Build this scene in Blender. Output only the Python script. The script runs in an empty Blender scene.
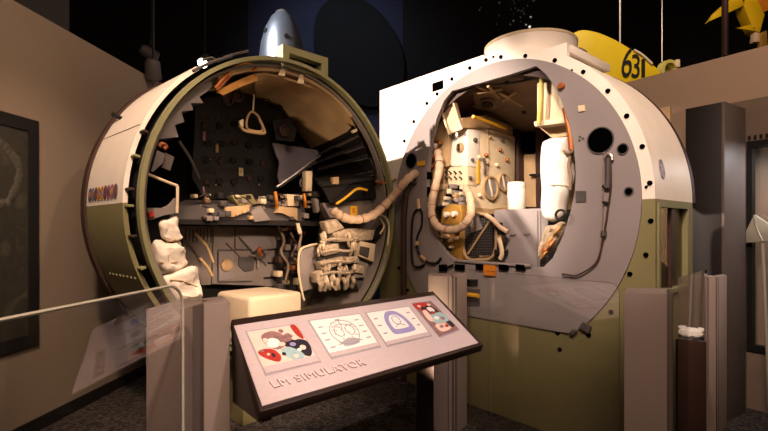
import bpy, bmesh, math, random
from mathutils import Vector, Matrix, noise as mnoise
random.seed(7)
PI = math.pi
col = bpy.context.scene.collection
EYE = 1.51; F = 470.0; HOR = 229.0; CX = 384.0

# ------------------------------------------------------------------ materials
def lin(c):
    return tuple(((v/12.92) if v <= .04045 else ((v+.055)/1.055)**2.4) for v in c)

def mat(name, c, rough=.6, metal=0., var=.08, scale=6., bump=0., bscale=60., c2=None, emit=None, spec=.3):
    m = bpy.data.materials.new(name); m.use_nodes = True
    nt = m.node_tree; b = nt.nodes['Principled BSDF']
    b.inputs['Roughness'].default_value = rough
    b.inputs['Metallic'].default_value = metal
    b.inputs['Specular IOR Level'].default_value = spec
    a = lin(c)
    tc = nt.nodes.new('ShaderNodeTexCoord')
    if var > 0 or c2:
        n = nt.nodes.new('ShaderNodeTexNoise'); n.inputs['Scale'].default_value = scale
        n.inputs['Detail'].default_value = 5
        nt.links.new(tc.outputs['Object'], n.inputs['Vector'])
        r = nt.nodes.new('ShaderNodeValToRGB')
        r.color_ramp.elements[0].position = .35; r.color_ramp.elements[1].position = .68
        e = lin(c2) if c2 else tuple(v*(1-var*2.2) for v in a)
        r.color_ramp.elements[0].color = (*e, 1); r.color_ramp.elements[1].color = (*a, 1)
        nt.links.new(n.outputs['Fac'], r.inputs['Fac']); nt.links.new(r.outputs['Color'], b.inputs['Base Color'])
    else:
        b.inputs['Base Color'].default_value = (*a, 1)
    if bump > 0:
        n2 = nt.nodes.new('ShaderNodeTexNoise'); n2.inputs['Scale'].default_value = bscale; n2.inputs['Detail'].default_value = 4
        nt.links.new(tc.outputs['Object'], n2.inputs['Vector'])
        bp = nt.nodes.new('ShaderNodeBump'); bp.inputs['Strength'].default_value = bump; bp.inputs['Distance'].default_value = .02
        nt.links.new(n2.outputs['Fac'], bp.inputs['Height']); nt.links.new(bp.outputs['Normal'], b.inputs['Normal'])
    if emit:
        b.inputs['Emission Color'].default_value = (*lin(c), 1); b.inputs['Emission Strength'].default_value = emit
    return m

def glass_mat(name, tint=(.97, .97, .96), boost=1.0, ior=1.5):
    m = bpy.data.materials.new(name); m.use_nodes = True
    nt = m.node_tree; nt.nodes.clear()
    o = nt.nodes.new('ShaderNodeOutputMaterial'); mix = nt.nodes.new('ShaderNodeMixShader')
    t = nt.nodes.new('ShaderNodeBsdfTransparent'); t.inputs['Color'].default_value = (*tint, 1)
    g = nt.nodes.new('ShaderNodeBsdfGlossy'); g.inputs['Roughness'].default_value = .0
    ge = nt.nodes.new('ShaderNodeNewGeometry'); dt = nt.nodes.new('ShaderNodeVectorMath'); dt.operation = 'DOT_PRODUCT'
    nt.links.new(ge.outputs['Normal'], dt.inputs[0]); nt.links.new(ge.outputs['Incoming'], dt.inputs[1])
    def mth(op, a, b=None):        # Schlick reflectance of a clear sheet, the same from either side
        n = nt.nodes.new('ShaderNodeMath'); n.operation = op; n.use_clamp = op != 'POWER'
        for k, v in ((0, a), (1, b)):
            if v is None: continue
            if isinstance(v, (int, float)): n.inputs[k].default_value = v
            else: nt.links.new(v, n.inputs[k])
        return n.outputs[0]
    ab = mth('ABSOLUTE', dt.outputs['Value']); p5 = mth('POWER', mth('SUBTRACT', 1.0, ab), 5.0)
    fr_ = mth('ADD', mth('MULTIPLY', p5, .95), .045)
    nt.links.new(mth('MULTIPLY', fr_, boost), mix.inputs[0])
    nt.links.new(t.outputs[0], mix.inputs[1]); nt.links.new(g.outputs[0], mix.inputs[2])
    nt.links.new(mix.outputs[0], o.inputs['Surface'])
    return m

def carpet_mat():
    m = mat('carpet', (.30, .25, .22), .95, var=.1, bump=.5, bscale=200)
    nt = m.node_tree; b = nt.nodes['Principled BSDF']
    tc = nt.nodes.new('ShaderNodeTexCoord')
    n = nt.nodes.new('ShaderNodeTexNoise'); n.inputs['Scale'].default_value = 9; n.inputs['Detail'].default_value = 3; n.inputs['Distortion'].default_value = 2.5
    nt.links.new(tc.outputs['Object'], n.inputs['Vector'])
    r = nt.nodes.new('ShaderNodeValToRGB'); cr = r.color_ramp
    cr.elements[0].position = .38; cr.elements[0].color = (*lin((.10, .085, .08)), 1)
    cr.elements[1].position = .62; cr.elements[1].color = (*lin((.13, .11, .10)), 1)
    e = cr.elements.new(.5); e.color = (*lin((.34, .30, .27)), 1)
    e = cr.elements.new(.46); e.color = (*lin((.15, .13, .12)), 1)
    e = cr.elements.new(.54); e.color = (*lin((.17, .15, .13)), 1)
    nt.links.new(n.outputs['Fac'], r.inputs['Fac']); nt.links.new(r.outputs['Color'], b.inputs['Base Color'])
    return m

def ramp_mat(name, stops, scale, detail=4, dist=1.0, rough=.5, tex='noise', interp='CONSTANT'):
    m = bpy.data.materials.new(name); m.use_nodes = True
    nt = m.node_tree; b = nt.nodes['Principled BSDF']; b.inputs['Roughness'].default_value = rough
    tc = nt.nodes.new('ShaderNodeTexCoord')
    if tex == 'noise':
        n = nt.nodes.new('ShaderNodeTexNoise'); n.inputs['Detail'].default_value = detail; n.inputs['Distortion'].default_value = dist
        out = n.outputs['Fac']
    else:
        n = nt.nodes.new('ShaderNodeTexVoronoi'); out = n.outputs['Distance']
    n.inputs['Scale'].default_value = scale
    nt.links.new(tc.outputs['Object'], n.inputs['Vector'])
    r = nt.nodes.new('ShaderNodeValToRGB'); cr = r.color_ramp; cr.interpolation = interp
    cr.elements[0].position = stops[0][0]; cr.elements[0].color = (*lin(stops[0][1]), 1)
    cr.elements[1].position = stops[-1][0]; cr.elements[1].color = (*lin(stops[-1][1]), 1)
    for p, c in stops[1:-1]:
        e = cr.elements.new(p); e.color = (*lin(c), 1)
    nt.links.new(out, r.inputs['Fac']); nt.links.new(r.outputs['Color'], b.inputs['Base Color'])
    return m

M = dict(
    white=mat('white_paint', (.90, .86, .80), .45, var=.03),
    olive=mat('olive_paint', (.50, .47, .32), .5, var=.05, scale=3),
    ringolive=mat('rim_paint', (.50, .49, .35), .5, var=.06),
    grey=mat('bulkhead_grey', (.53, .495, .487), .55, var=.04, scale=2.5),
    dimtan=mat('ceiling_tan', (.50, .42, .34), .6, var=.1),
    midgrey=mat('cabin_grey', (.50, .46, .43), .6, var=.08),
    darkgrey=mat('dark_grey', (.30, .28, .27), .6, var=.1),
    black=mat('black_paint', (.05, .045, .045), .6, var=.1),
    softblack=mat('soft_black', (.09, .075, .07), .7, var=.15),
    panelblack=mat('panel_black', (.12, .095, .085), .55, var=.2, scale=20),
    hole=mat('hole_black', (.01, .01, .01), .95, var=0, spec=0.),
    brown=mat('dark_brown', (.24, .16, .13), .6, var=.1),
    tan=mat('cabin_tan', (.70, .58, .42), .6, var=.12, scale=5),
    gold=mat('gold_foil', (.80, .58, .30), .45, metal=.2, var=.15, scale=12, bump=.4, bscale=30),
    cream=mat('cream_paint', (.84, .76, .62), .5, var=.06),
    creambox=mat('cream_vinyl', (.78, .71, .60), .5, var=.03),
    cloth=mat('beta_cloth', (.88, .83, .76), .85, var=.06, bump=.7, bscale=14),
    suit=mat('white_fabric', (.92, .89, .84), .85, var=.03, bump=.35, bscale=10),
    hose=mat('hose_fabric', (.80, .68, .56), .75, var=.08, scale=20),
    hosered=mat('hose_stripe', (.55, .36, .28), .75, var=.05),
    net=mat('webbing', (.74, .66, .55), .8, var=.2, scale=25, bump=.5),
    yellow=mat('safety_yellow', (.88, .66, .16), .5, var=.06),
    orange=mat('orange_paint', (.80, .48, .12), .5, var=.06),
    pole=mat('pale_yellow', (.80, .74, .40), .5, var=.05),
    brass=mat('brass_unit', (.72, .54, .24), .5, metal=.3, var=.15, scale=15),
    copper=mat('copper', (.72, .42, .22), .45, metal=.5, var=.15),
    metal=mat('bare_metal', (.70, .68, .66), .35, metal=.8, var=.05),
    silver=mat('polished_silver', (.66, .68, .72), .33, metal=.85, var=.03, spec=.6),
    cable=mat('cable_black', (.07, .06, .06), .5, var=.05),
    cabletan=mat('cable_tan', (.52, .44, .36), .6, var=.05),
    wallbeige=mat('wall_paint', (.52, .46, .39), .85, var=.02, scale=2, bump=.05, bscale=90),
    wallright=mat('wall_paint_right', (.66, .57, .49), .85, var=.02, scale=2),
    navy=mat('navy_wall', (.11, .12, .19), .9, var=.05),
    void=mat('black_ceiling', (.05, .04, .04), .95, var=.1),
    voiddisc=mat('black_disc', (.02, .018, .02), .95, var=.1),
    post=mat('grey_laminate', (.56, .50, .47), .5, var=.04, scale=3),
    postdark=mat('post_reveal', (.34, .30, .28), .55, var=.05),
    pillar=mat('pillar_dark', (.075, .045, .04), .6, var=.06),
    case=mat('case_paint', (.46, .40, .35), .6, var=.04),
    railframe=mat('rail_bronze', (.16, .11, .09), .4, var=.05),
    railface=mat('rail_pink_grey', (.74, .68, .68), .5, var=.03, scale=40),
    letter=mat('raised_letter', (.80, .74, .74), .5, var=.02),
    paper=mat('print_paper', (.90, .88, .85), .6, var=.02),
    ink=mat('print_grey_ink', (.62, .60, .62), .6, var=.05),
    inkblue=mat('print_blue_ink', (.58, .56, .74), .6, var=.05),
    skin=mat('print_pink', (.93, .78, .72), .6, var=.05),
    red=mat('print_red', (.70, .20, .16), .6, var=.15, scale=60),
    teal=mat('print_teal', (.62, .74, .74), .6, var=.1, scale=60),
    darkink=mat('print_dark', (.16, .14, .18), .6, var=.2, scale=60),
    mauve=mat('print_mauve', (.60, .45, .44), .6, var=.2, scale=60),
    winggold=mat('aircraft_yellow', (.84, .70, .07), .5, var=.06, scale=2),
    caseback=mat('case_backing', (.70, .66, .64), .8, var=.03),
    tool=mat('tool_metal', (.66, .64, .58), .5, metal=.2, var=.06),
    winpale=mat('window_film', (.50, .48, .52), .3, var=.05),
    glass=glass_mat('barrier_glass', boost=2.2),
    glassdark=glass_mat('window_glass', (.55, .53, .50)),
    glassedge=mat('glass_edge', (.74, .72, .66), .2, var=.02),
    lamp=mat('lamp_lens', (1, .93, .8), .4, var=0, emit=9),
    wire=mat('steel_wire', (.70, .66, .62), .4, metal=.5, var=0),
    carpet=carpet_mat(),
    moon=ramp_mat('moon_print', [(.2, (.11, .10, .08)), (.45, (.19, .18, .14)), (.55, (.16, .15, .12)), (.8, (.30, .28, .23))], 5, 8, 1.2, .6, interp='LINEAR'),
    mooncrater=ramp_mat('moon_rim_print', [(.2, (.18, .17, .14)), (.8, (.32, .30, .25))], 9, 8, 1.2, .6, interp='LINEAR'),
    console=ramp_mat('instrument_face', [(.2, (.05, .045, .04)), (.60, (.06, .05, .045)), (.66, (.14, .10, .07)), (.9, (.06, .05, .045))], 22, 5, .6, .5),
)

# ------------------------------------------------------------------ mesh builder
MATS = {}     # object name -> world matrix (kept by hand)
def tag(o, label=None, cat=None, group=None, kind=None):
    if label: o['label'] = label
    if cat: o['category'] = cat
    if group: o['group'] = group
    if kind: o['kind'] = kind
    return o

def thing(name, label, cat, loc=(0, 0, 0), rz=0, group=None, mw=None):
    o = bpy.data.objects.new(name, None); col.objects.link(o); o.empty_display_size = .1
    m = mw or (Matrix.Translation(Vector(loc)) @ Matrix.Rotation(rz, 4, 'Z'))
    o.matrix_world = m; MATS[o.name] = m.copy()
    return tag(o, label, cat, group)

def smooth_path(pts, n=8, closed=False):
    P = [Vector(p) for p in pts]
    if len(P) < 3: return P
    out = []; L = len(P)
    rng = range(L if closed else L-1)
    for i in rng:
        p1, p2 = P[i], P[(i+1) % L]
        p0 = P[i-1] if (i > 0 or closed) else p1*2-p2
        p3 = P[(i+2) % L] if (i+2 < L or closed) else p2*2-p1
        for k in range(n):
            t = k/n
            out.append(.5*((2*p1)+(p2-p0)*t+(2*p0-5*p1+4*p2-p3)*t*t+(3*p1-p0-3*p2+p3)*t**3))
    if not closed: out.append(P[-1])
    return out

class MB:
    def __init__(s): s.bm = bmesh.new()
    def _bev(s, geom_faces, b, seg=2):
        if b <= 0: return
        es = {e for f in geom_faces for e in f.edges}
        bmesh.ops.bevel(s.bm, geom=list(es), offset=b, segments=seg, affect='EDGES', profile=.5)
    def box(s, x0, x1, y0, y1, z0, z1, bev=0., m=None, seg=2):
        v = [s.bm.verts.new((x, y, z)) for x in (x0, x1) for y in (y0, y1) for z in (z0, z1)]
        if m is not None:
            for q in v: q.co = m @ q.co
        idx = [(0, 1, 3, 2), (4, 6, 7, 5), (0, 4, 5, 1), (2, 3, 7, 6), (0, 2, 6, 4), (1, 5, 7, 3)]
        fs = [s.bm.faces.new([v[i] for i in f]) for f in idx]
        s._bev(fs, bev, seg); return s
    def hull(s, bot, top, bev=0., seg=2):        # two rings of equal count
        a = [s.bm.verts.new(p) for p in bot]; b = [s.bm.verts.new(p) for p in top]; n = len(a)
        fs = [s.bm.faces.new(a[::-1]), s.bm.faces.new(b)]
        for i in range(n):
            fs.append(s.bm.faces.new((a[i], a[(i+1) % n], b[(i+1) % n], b[i])))
        s._bev(fs, bev, seg); return s
    def prism(s, poly, y0, y1, bev=0.):           # poly in (x,z), extruded along y
        return s.hull([(x, y0, z) for x, z in poly], [(x, y1, z) for x, z in poly], bev)
    def prismx(s, poly, x0, x1, bev=0.):          # poly in (y,z), extruded along x
        return s.hull([(x0, y, z) for y, z in poly], [(x1, y, z) for y, z in poly], bev)
    def band(s, cx, cz, r0, r1, y0, y1, a0=0, a1=360, n=96):   # annular sector about y axis
        full = abs(a1-a0) >= 359.9
        k = n if full else n+1; R = []
        for i in range(k):
            a = math.radians(a0+(a1-a0)*i/n); c, d = math.cos(a), math.sin(a)
            R.append([s.bm.verts.new((cx+r*c, y, cz+r*d)) for r, y in ((r0, y0), (r1, y0), (r1, y1), (r0, y1))])
        for i in range(n):
            A, B = R[i], R[(i+1) % k]
            for j in range(4):
                s.bm.faces.new((A[j], A[(j+1) % 4], B[(j+1) % 4], B[j]))
        if not full:
            s.bm.faces.new(R[0][::-1]); s.bm.faces.new(R[-1])
        return s
    def disc(s, cx, cz, r, y0, y1, n=40, rz=None):
        poly = [(cx+r*math.cos(2*PI*i/n), cz+(rz or r)*math.sin(2*PI*i/n)) for i in range(n)]
        return s.prism(poly, y0, y1)
    def frame(s, outer, inner, y0, y1):           # two loops of equal count in (x,z)
        n = len(outer); L = []
        for y in (y0, y1):
            for lp in (outer, inner): L.append([s.bm.verts.new((x, y, z)) for x, z in lp])
        o0, i0, o1, i1 = L
        for k in range(n):
            j = (k+1) % n
            for q in ((o0[k], i0[k], i0[j], o0[j]), (o1[k], o1[j], i1[j], i1[k]), (o0[k], o0[j], o1[j], o1[k]), (i0[k], i1[k], i1[j], i0[j])):
                s.bm.faces.new(q)
        return s
    def tube(s, pts, r, seg=10, n=6, closed=False, rfun=None, sm=True):
        P = smooth_path(pts, n, closed) if sm else [Vector(p) for p in pts]
        L = len(P); rings = []; up = None
        for i, p in enumerate(P):
            a = P[i-1] if (i > 0 or closed) else p; b = P[(i+1) % L] if (i+1 < L or closed) else p
            t = (b-a).normalized() if (b-a).length > 1e-9 else Vector((0, 0, 1))
            if up is None: up = Vector((0, 0, 1)) if abs(t.z) < .9 else Vector((1, 0, 0))
            x = up.cross(t).normalized() if up.cross(t).length > 1e-6 else Vector((1, 0, 0)); y = t.cross(x); up = y
            rr = r*(rfun(i) if rfun else 1)
            rings.append([s.bm.verts.new(p+x*rr*math.cos(2*PI*k/seg)+y*rr*math.sin(2*PI*k/seg)) for k in range(seg)])
        for i in range(L if closed else L-1):
            A, B = rings[i], rings[(i+1) % L]
            for k in range(seg): s.bm.faces.new((A[k], A[(k+1) % seg], B[(k+1) % seg], B[k]))
        if not closed:
            s.bm.faces.new(rings[0][::-1]); s.bm.faces.new(rings[-1])
        return s
    def lathe(s, prof, o=(0, 0, 0), m=None, n=40):     # profile (r,h) about z
        R = []
        for r, h in prof:
            R.append([s.bm.verts.new((r*math.cos(2*PI*k/n), r*math.sin(2*PI*k/n), h)) for k in range(n)])
        T = Matrix.Translation(Vector(o)) @ (m or Matrix())
        for ring in R:
            for v in ring: v.co = T @ v.co
        for i in range(len(R)-1):
            for k in range(n): s.bm.faces.new((R[i][k], R[i][(k+1) % n], R[i+1][(k+1) % n], R[i+1][k]))
        s.bm.faces.new(R[0][::-1]); s.bm.faces.new(R[-1]); return s
    def puffy(s, poly, y, bulge, back=None, n=44, rings=7, wr=.012, sc=9., seed=0):   # soft stuffed outline in (x,z)
        P = [Vector((x, 0, z)) for x, z in poly]
        sp = smooth_path(P, max(3, n//len(P)), True); L = len(sp)
        c = sum(sp, Vector())/L
        if back is None: back = bulge*.5
        def ring(k, sign, amt):
            a = k/rings*PI/2; f = math.cos(a)**.55 if k < rings else 0
            out = []
            for p in sp:
                q = c+(p-c)*f; q.y = y+sign*amt*math.sin(a)**.8
                w = mnoise.noise(Vector((q.x*sc+seed, q.z*sc, seed*3.1+sign)))+.5*mnoise.noise(Vector((q.x*sc*2.3, q.z*sc*2.3+seed, 1)))
                q = q+Vector((w*wr*.6, sign*w*wr*(1 if k else .3), w*wr*.5)); out.append(q)
            return out
        base = [s.bm.verts.new(p) for p in ring(0, -1, bulge)]
        for sign, amt in ((-1, bulge), (1, back)):
            prev = base
            for k in range(1, rings):
                cur = [s.bm.verts.new(p) for p in ring(k, sign, amt)]
                for i in range(L): s.bm.faces.new((prev[i], prev[(i+1) % L], cur[(i+1) % L], cur[i]))
                prev = cur
            s.bm.faces.new(prev)
        return s
    def build(s, name, m, parent=None, world=False, smooth=True, ang=35):
        bm = s.bm
        if world and parent is not None:
            bm.transform(MATS[parent.name].inverted())
        bmesh.ops.recalc_face_normals(bm, faces=bm.faces)
        me = bpy.data.meshes.new(name); 
        if parent is None:      # give a lone mesh an origin at its base centre
            xs = [v.co.x for v in bm.verts]; ys = [v.co.y for v in bm.verts]; zs = [v.co.z for v in bm.verts]
            o = Vector(((min(xs)+max(xs))/2, (min(ys)+max(ys))/2, min(zs)))
            bmesh.ops.translate(bm, verts=bm.verts, vec=-o)
        bm.to_mesh(me); bm.free()
        if smooth:
            me.shade_smooth() if hasattr(me, 'shade_smooth') else None
            me.set_sharp_from_angle(angle=math.radians(ang))
        me.materials.append(m)
        ob = bpy.data.objects.new(name, me); col.objects.link(ob)
        if parent is None: ob.location = o; MATS[ob.name] = Matrix.Translation(o)
        else:
            ob.parent = parent; MATS[ob.name] = MATS[parent.name]   # children keep their thing's frame
        return ob

# ------------------------------------------------------------------ survey helpers: where a sight line meets a real plane
def ray(px, py): return Vector(((px-CX)/F, 1., (HOR-py)/F))
def W(px, py, depth): return Vector((0, 0, EYE))+ray(px, py)*depth
def WZ(px, py, z): return W(px, py, (z-EYE)/((HOR-py)/F))
def WP(px, py, p0, n):
    d = ray(px, py); e = Vector((0, 0, EYE)); return e+d*((p0-e).dot(n)/d.dot(n))

class Fr:
    def __init__(s, x, y, yaw, cz):
        s.x, s.y, s.yaw, s.cz = x, y, yaw, cz
        s.m = Matrix.Translation((x, y, 0)) @ Matrix.Rotation(yaw, 4, 'Z'); s.i = s.m.inverted()
        s.e = s.i @ Vector((0, 0, EYE))
    def d(s, px, py): return s.i.to_3x3() @ ray(px, py)
    def at(s, px, py, t):
        d = s.d(px, py); k = (t-s.e.y)/d.y; p = s.e+d*k; return (p.x, p.z)
    def p3(s, px, py, t): a = s.at(px, py, t); return Vector((a[0], t, a[1]))
    def ats(s, px, py, x):
        d = s.d(px, py); k = (x-s.e.x)/d.x; p = s.e+d*k; return (p.y, p.z)
    def pc(s, px, py, t, rm=.945):      # same, kept inside the drum lining
        a = s.at(px, py, t); q = Vector((a[0], a[1]-s.cz)); q = q*(rm*R/q.length) if q.length > rm*R else q
        return Vector((q.x, t, q.y+s.cz))
    def polyc(s, pts, t, rm=.945): return [(p.x, p.z) for p in (s.pc(x, y, t, rm) for x, y in pts)]
    def atz(s, px, py, z):
        d = s.d(px, py); k = (z-s.e.z)/d.z; p = s.e+d*k; return (p.x, p.y)
    def poly(s, pts, t): return [s.at(x, y, t) for x, y in pts]
    def polys(s, pts, x): return [s.ats(px, py, x) for px, py in pts]

R = 1.17
FL = Fr(-.61491*R, 3.2362*R, .81889, EYE+.14157*R)
FR = Fr(.75394*R, 3.31583*R, -.86162, EYE+.16201*R)

# ================================================================== THE SETTING
def struct(name, mb, m): return tag(mb.build(name, m, smooth=False), kind='structure')
struct('floor', MB().box(-6, 8, -2.5, 9.2, -.05, 0), M['carpet'])
struct('ceiling', MB().box(-6, 8, -2.5, 9.2, 6.2, 6.3), M['void'])
def wall_line(name, x0, y0, x1, y1, z0, z1, th, m):
    d = Vector((x1-x0, y1-y0, 0)).normalized(); n = Vector((-d.y, d.x, 0))*th
    a, b = Vector((x0, y0, 0)), Vector((x1, y1, 0))
    q = [a, b, b+n, a+n]
    return struct(name, MB().hull([(p.x, p.y, z0) for p in q], [(p.x, p.y, z1) for p in q]), m)
# left wall runs almost along the sight axis
def lwx(y): return -2.50+(y-4.76)*.0745
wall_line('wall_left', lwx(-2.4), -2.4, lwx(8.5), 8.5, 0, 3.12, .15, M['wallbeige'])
wall_line('baseboard_left', lwx(-2.4)+.015, -2.4, lwx(8.5)+.015, 8.5, 0, .10, .015, M['softblack'])
struct('wall_back', MB().box(-2.6, .36, 9.0, 9.15, 0, 6.2), M['navy'])
struct('wall_back_left', MB().box(-6, -2.6, 8.96, 9.15, 0, 6.2), M['void'])
struct('wall_back_right', MB().box(.36, 8, 8.97, 9.15, 0, 6.2), M['void'])
# right wall
RW0 = Vector((2.98, 4.57, 0)); RD = Vector((.555, -.832, 0))
a = RW0-RD*4.2; b = RW0+RD*6.0
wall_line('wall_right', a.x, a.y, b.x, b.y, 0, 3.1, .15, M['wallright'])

# ================================================================== LEFT CABIN HALF
cab = thing('crew_cabin_simulator', 'open drum of the cockpit simulator, white and olive shell with mission patches', 'simulator', (FL.x, FL.y, 0), FL.yaw)
cz = FL.cz; f = FL
def fb(name, mb, m, parent=cab, **k): return mb.build(name, m, parent, **k)
tag(fb('rim', MB().band(0, cz, .988*R, 1.012*R, -.02, .035), M['ringolive']), 'pale olive ring around the open end')
fb('drum', MB().band(0, cz, .976*R, .998*R, .051, 1.0), M['softblack'])
tag(fb('inner_wall', MB().band(0, cz, .960*R, .975*R, .04, 1.10), M['midgrey']), 'grey lining of the drum')
fb('outer_shell', MB().band(0, cz, 1.035*R, 1.06*R, .10, .86, 128, 180, 50), M['white']).__setitem__('label', 'white upper skin')
tag(fb('outer_shell', MB().band(0, cz, 1.035*R, 1.06*R, .10, .86, 180, 262, 60), M['olive']), 'olive lower skin')
fb('rear_band', MB().band(0, cz, 1.001*R, 1.075*R, .861, .95, 124, 262, 80), M['brown'])
fb('seam_strip', MB().band(0, cz, 1.061*R, 1.063*R, .12, .85, 155.6, 155.8, 2), M['wallbeige'])
for k in range(8): fb('rivet', MB().disc(1.062*R*math.cos(math.radians(203)), cz+1.062*R*math.sin(math.radians(203)), .008, .16+k*.07, .17+k*.07, 8), M['ringolive'])
for k, a in enumerate((158, 166, 176, 181, 190, 200, 214, 219, 226, 238, 60, 40, 25)):      # clips bridging shell and rim
    c = MB(); aa = math.radians(a); mt = Matrix.Translation((1.035*R*math.cos(aa), .06, cz+1.035*R*math.sin(aa))) @ Matrix.Rotation(-aa, 4, 'Y')
    c.box(-.015, .02, -.03, .05, -.008, .008, .003, mt)
    fb('clip', c, M['ringolive'] if k % 2 else M['brown'])
fb('side_peg', MB().tube([f.p3(113, 114, .80), f.p3(123, 119.5, .72)], .016, 8, sm=False), M['softblack'])
# mission patches on the shell above the colour break
pc = [(.22, .24, .36), (.50, .50, .60), (.42, .28, .16), (.74, .50, .16), (.80, .58, .20), (.46, .24, .24), (.66, .42, .56), (.62, .40, .44), (.44, .34, .34)]
for k in range(9):
    t = .775-k*.068
    a0 = math.radians(176.3)
    rr = 1.061*R
    m_ = MB(); mt = Matrix.Translation((rr*math.cos(a0), t, cz+rr*math.sin(a0))) @ Matrix.Rotation(-a0, 4, 'Y')
    m_.lathe([(.036, 0), (.036, .004)], m=mt @ Matrix.Rotation(PI/2, 4, 'Y') @ Matrix.Scale(1.35, 4, (1, 0, 0)), n=24)
    p = fb('mission_patch', m_, mat('patch_%s' % 'abcdefghi'[k], pc[k], .7, var=.3, scale=40, c2=tuple(min(1, v*.45+.12) for v in pc[k])))
    e = MB(); e.lathe([(.018, .0045), (.018, .006)], m=mt @ Matrix.Rotation(PI/2, 4, 'Y') @ Matrix.Scale(1.35, 4, (1, 0, 0)), n=16)
    e.build('emblem', mat('emblem_%s' % 'abcdefghi'[k], pc[(k*4+3) % 9], .7, var=.2, scale=60), p)
# bracket frame on top and loose fittings
fb('top_bracket', MB().frame(f.poly([(283, 66), (283, 44), (328, 58), (328, 80)], .02), f.poly([(289, 59), (290, 53), (322, 63.5), (321, 71)], .02), .02, .10), M['ringolive'])
fb('slot_dark_sheet', MB().prism(f.poly([(288, 66), (289, 52), (323, 63), (323, 76)], .10), .101, .12), M['hole'])  # black sheet added behind the slot so it reads dark
fb('edge_tube', MB().tube([(1.024*R*math.cos(math.radians(a)), .05, cz+1.024*R*math.sin(math.radians(a))) for a in range(62, -40, -6)], .013, 8), M['metal'])
fb('wire_bundle', MB().tube([f.p3(x, y, .0) for x, y in ((193, 71), (203, 66), (212, 62), (222, 59), (232, 56))], .012, 6).tube([f.p3(x, y, .04) for x, y in ((203, 60), (212, 58), (218, 61), (228, 56), (248, 51))], .01, 6), M['darkgrey'])
# base
fb('base_box', MB().box(-.33*R, .97*R, .13, .80, 0, cz-.80*R, .01), M['olive'])
# back bulkhead and the deck
fb('forward_bulkhead', MB().disc(0, cz, .955*R, 1.06, 1.10, 80), M['softblack'])
zd = .70
fb('deck', MB().box(-.42*R, .42*R, .05, 1.06, zd-.05, zd), M['midgrey'])
# ceiling liner
fb('ceiling_liner', MB().band(0, cz, .935*R, .958*R, .06, 1.0, 52, 124, 50), M['tan'])
Fc = smooth_path([f.pc(x, y, .10) for x, y in ((254, 76), (270, 75.5), (300, 84), (328, 95), (346, 106), (358, 125))], 4)
Bc = smooth_path([f.pc(x, y, .88) for x, y in ((256, 101), (266, 103), (280, 109), (294, 119), (301, 136), (322, 141))], 4)
cm = MB(); rows = []
for k in range(9):
    u = k/8; rows.append([[cm.bm.verts.new(p.lerp(q_, u)+Vector((0, 0, dz_))) for p, q_ in zip(Fc, Bc)] for dz_ in (0, .02)])
for k in range(8):
    for i in range(len(Fc)-1):
        for l_ in (0, 1): cm.bm.faces.new((rows[k][l_][i], rows[k+1][l_][i], rows[k+1][l_][i+1], rows[k][l_][i+1]))
for i in range(len(Fc)-1):
    for k in (0, 8): cm.bm.faces.new((rows[k][0][i], rows[k][0][i+1], rows[k][1][i+1], rows[k][1][i]))
for k in range(8):
    for i in (0, len(Fc)-1): cm.bm.faces.new((rows[k][0][i], rows[k+1][0][i], rows[k+1][1][i], rows[k][1][i]))
fb('ceiling_panel', cm, M['tan'])
fb('ceiling_rib', MB().tube([f.p3(x, y, .1) for x, y in ((346, 108), (352, 111), (358, 120), (357, 129), (352, 132))], .014, 8), M['cream'])
tag(fb('gold_cover', MB().hull([f.p3(x, y, .10) for x, y in ((216, 92), (232, 83), (256, 73), (258, 80), (240, 87), (223, 95))],
    [f.p3(x, y, .5) for x, y in ((217, 91), (232, 82), (256, 71), (258, 81), (240, 88), (223, 96))]), M['gold']), 'lit gold foil cover at the upper left')
fb('ceiling_cable', MB().tube([f.p3(x, y, .06) for x, y in ((215, 88), (224, 78), (234, 68), (247, 64), (256, 67), (253, 71))], .012, 8)
    .tube([f.p3(x, y, .08) for x, y in ((217, 90), (228, 78), (238, 70), (250, 66))], .01, 8), M['copper'])
for q in ((284, 65, 282, 76), (302, 72, 301, 84)):
    fb('ceiling_bracket', MB().hull([f.p3(q[0]-1, q[1], .05), f.p3(q[0]+1.5, q[1]+1, .05), f.p3(q[2]+3, q[3], .05), f.p3(q[2]-4, q[3]-1, .05)],
        [f.p3(q[0]-1, q[1], .16), f.p3(q[0]+1.5, q[1]+1, .16), f.p3(q[2]+3, q[3], .16), f.p3(q[2]-4, q[3]-1, .16)]), M['cream'])
for q in ((268, 99, 9, 5), (277, 98, 11, 6), (281, 106, 7, 5), (259, 101, 8, 5)):
    fb('ceiling_port', MB().hull([f.p3(q[0]+q[2]/2*math.cos(a), q[1]+q[3]/2*math.sin(a), .72) for a in (0, 1.5, 3.1, 4.7)],
        [f.p3(q[0]+q[2]/2*math.cos(a), q[1]+q[3]/2*math.sin(a), .80) for a in (0, 1.5, 3.1, 4.7)]), M['softblack'])
# stepped circuit-breaker panels
def tiers(name, steps, t0, t1, m, knobrows):
    p = fb(name, MB().prism(f.polyc(steps, t0), t0+.012, t1), m)
    return p
LS = [(158.5, 139), (163, 123), (172, 109), (185, 96), (199, 84), (210, 78), (212, 86), (206, 92), (199, 97), (203, 103), (190.6, 103), (193, 110), (181, 111.5), (184, 122), (174.5, 125), (178, 137)]
tl = tiers('breaker_panel', LS, .10, .98, M['panelblack'], 0)
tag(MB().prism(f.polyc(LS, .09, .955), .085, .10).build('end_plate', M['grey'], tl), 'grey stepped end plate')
RS = [(356, 112), (366, 124), (374, 138), (380, 151), (386, 168), (389, 182), (377, 180), (380, 170), (371, 157), (374, 154), (367, 145), (369, 142), (363, 134), (366, 130), (357, 124)]
tr = tiers('breaker_panel', RS, .10, .98, M['panelblack'], 0)
tag(MB().prism(f.polyc(RS, .09, .955), .085, .10).build('end_plate', M['darkgrey'], tr), 'grey stepped end plate')
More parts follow.
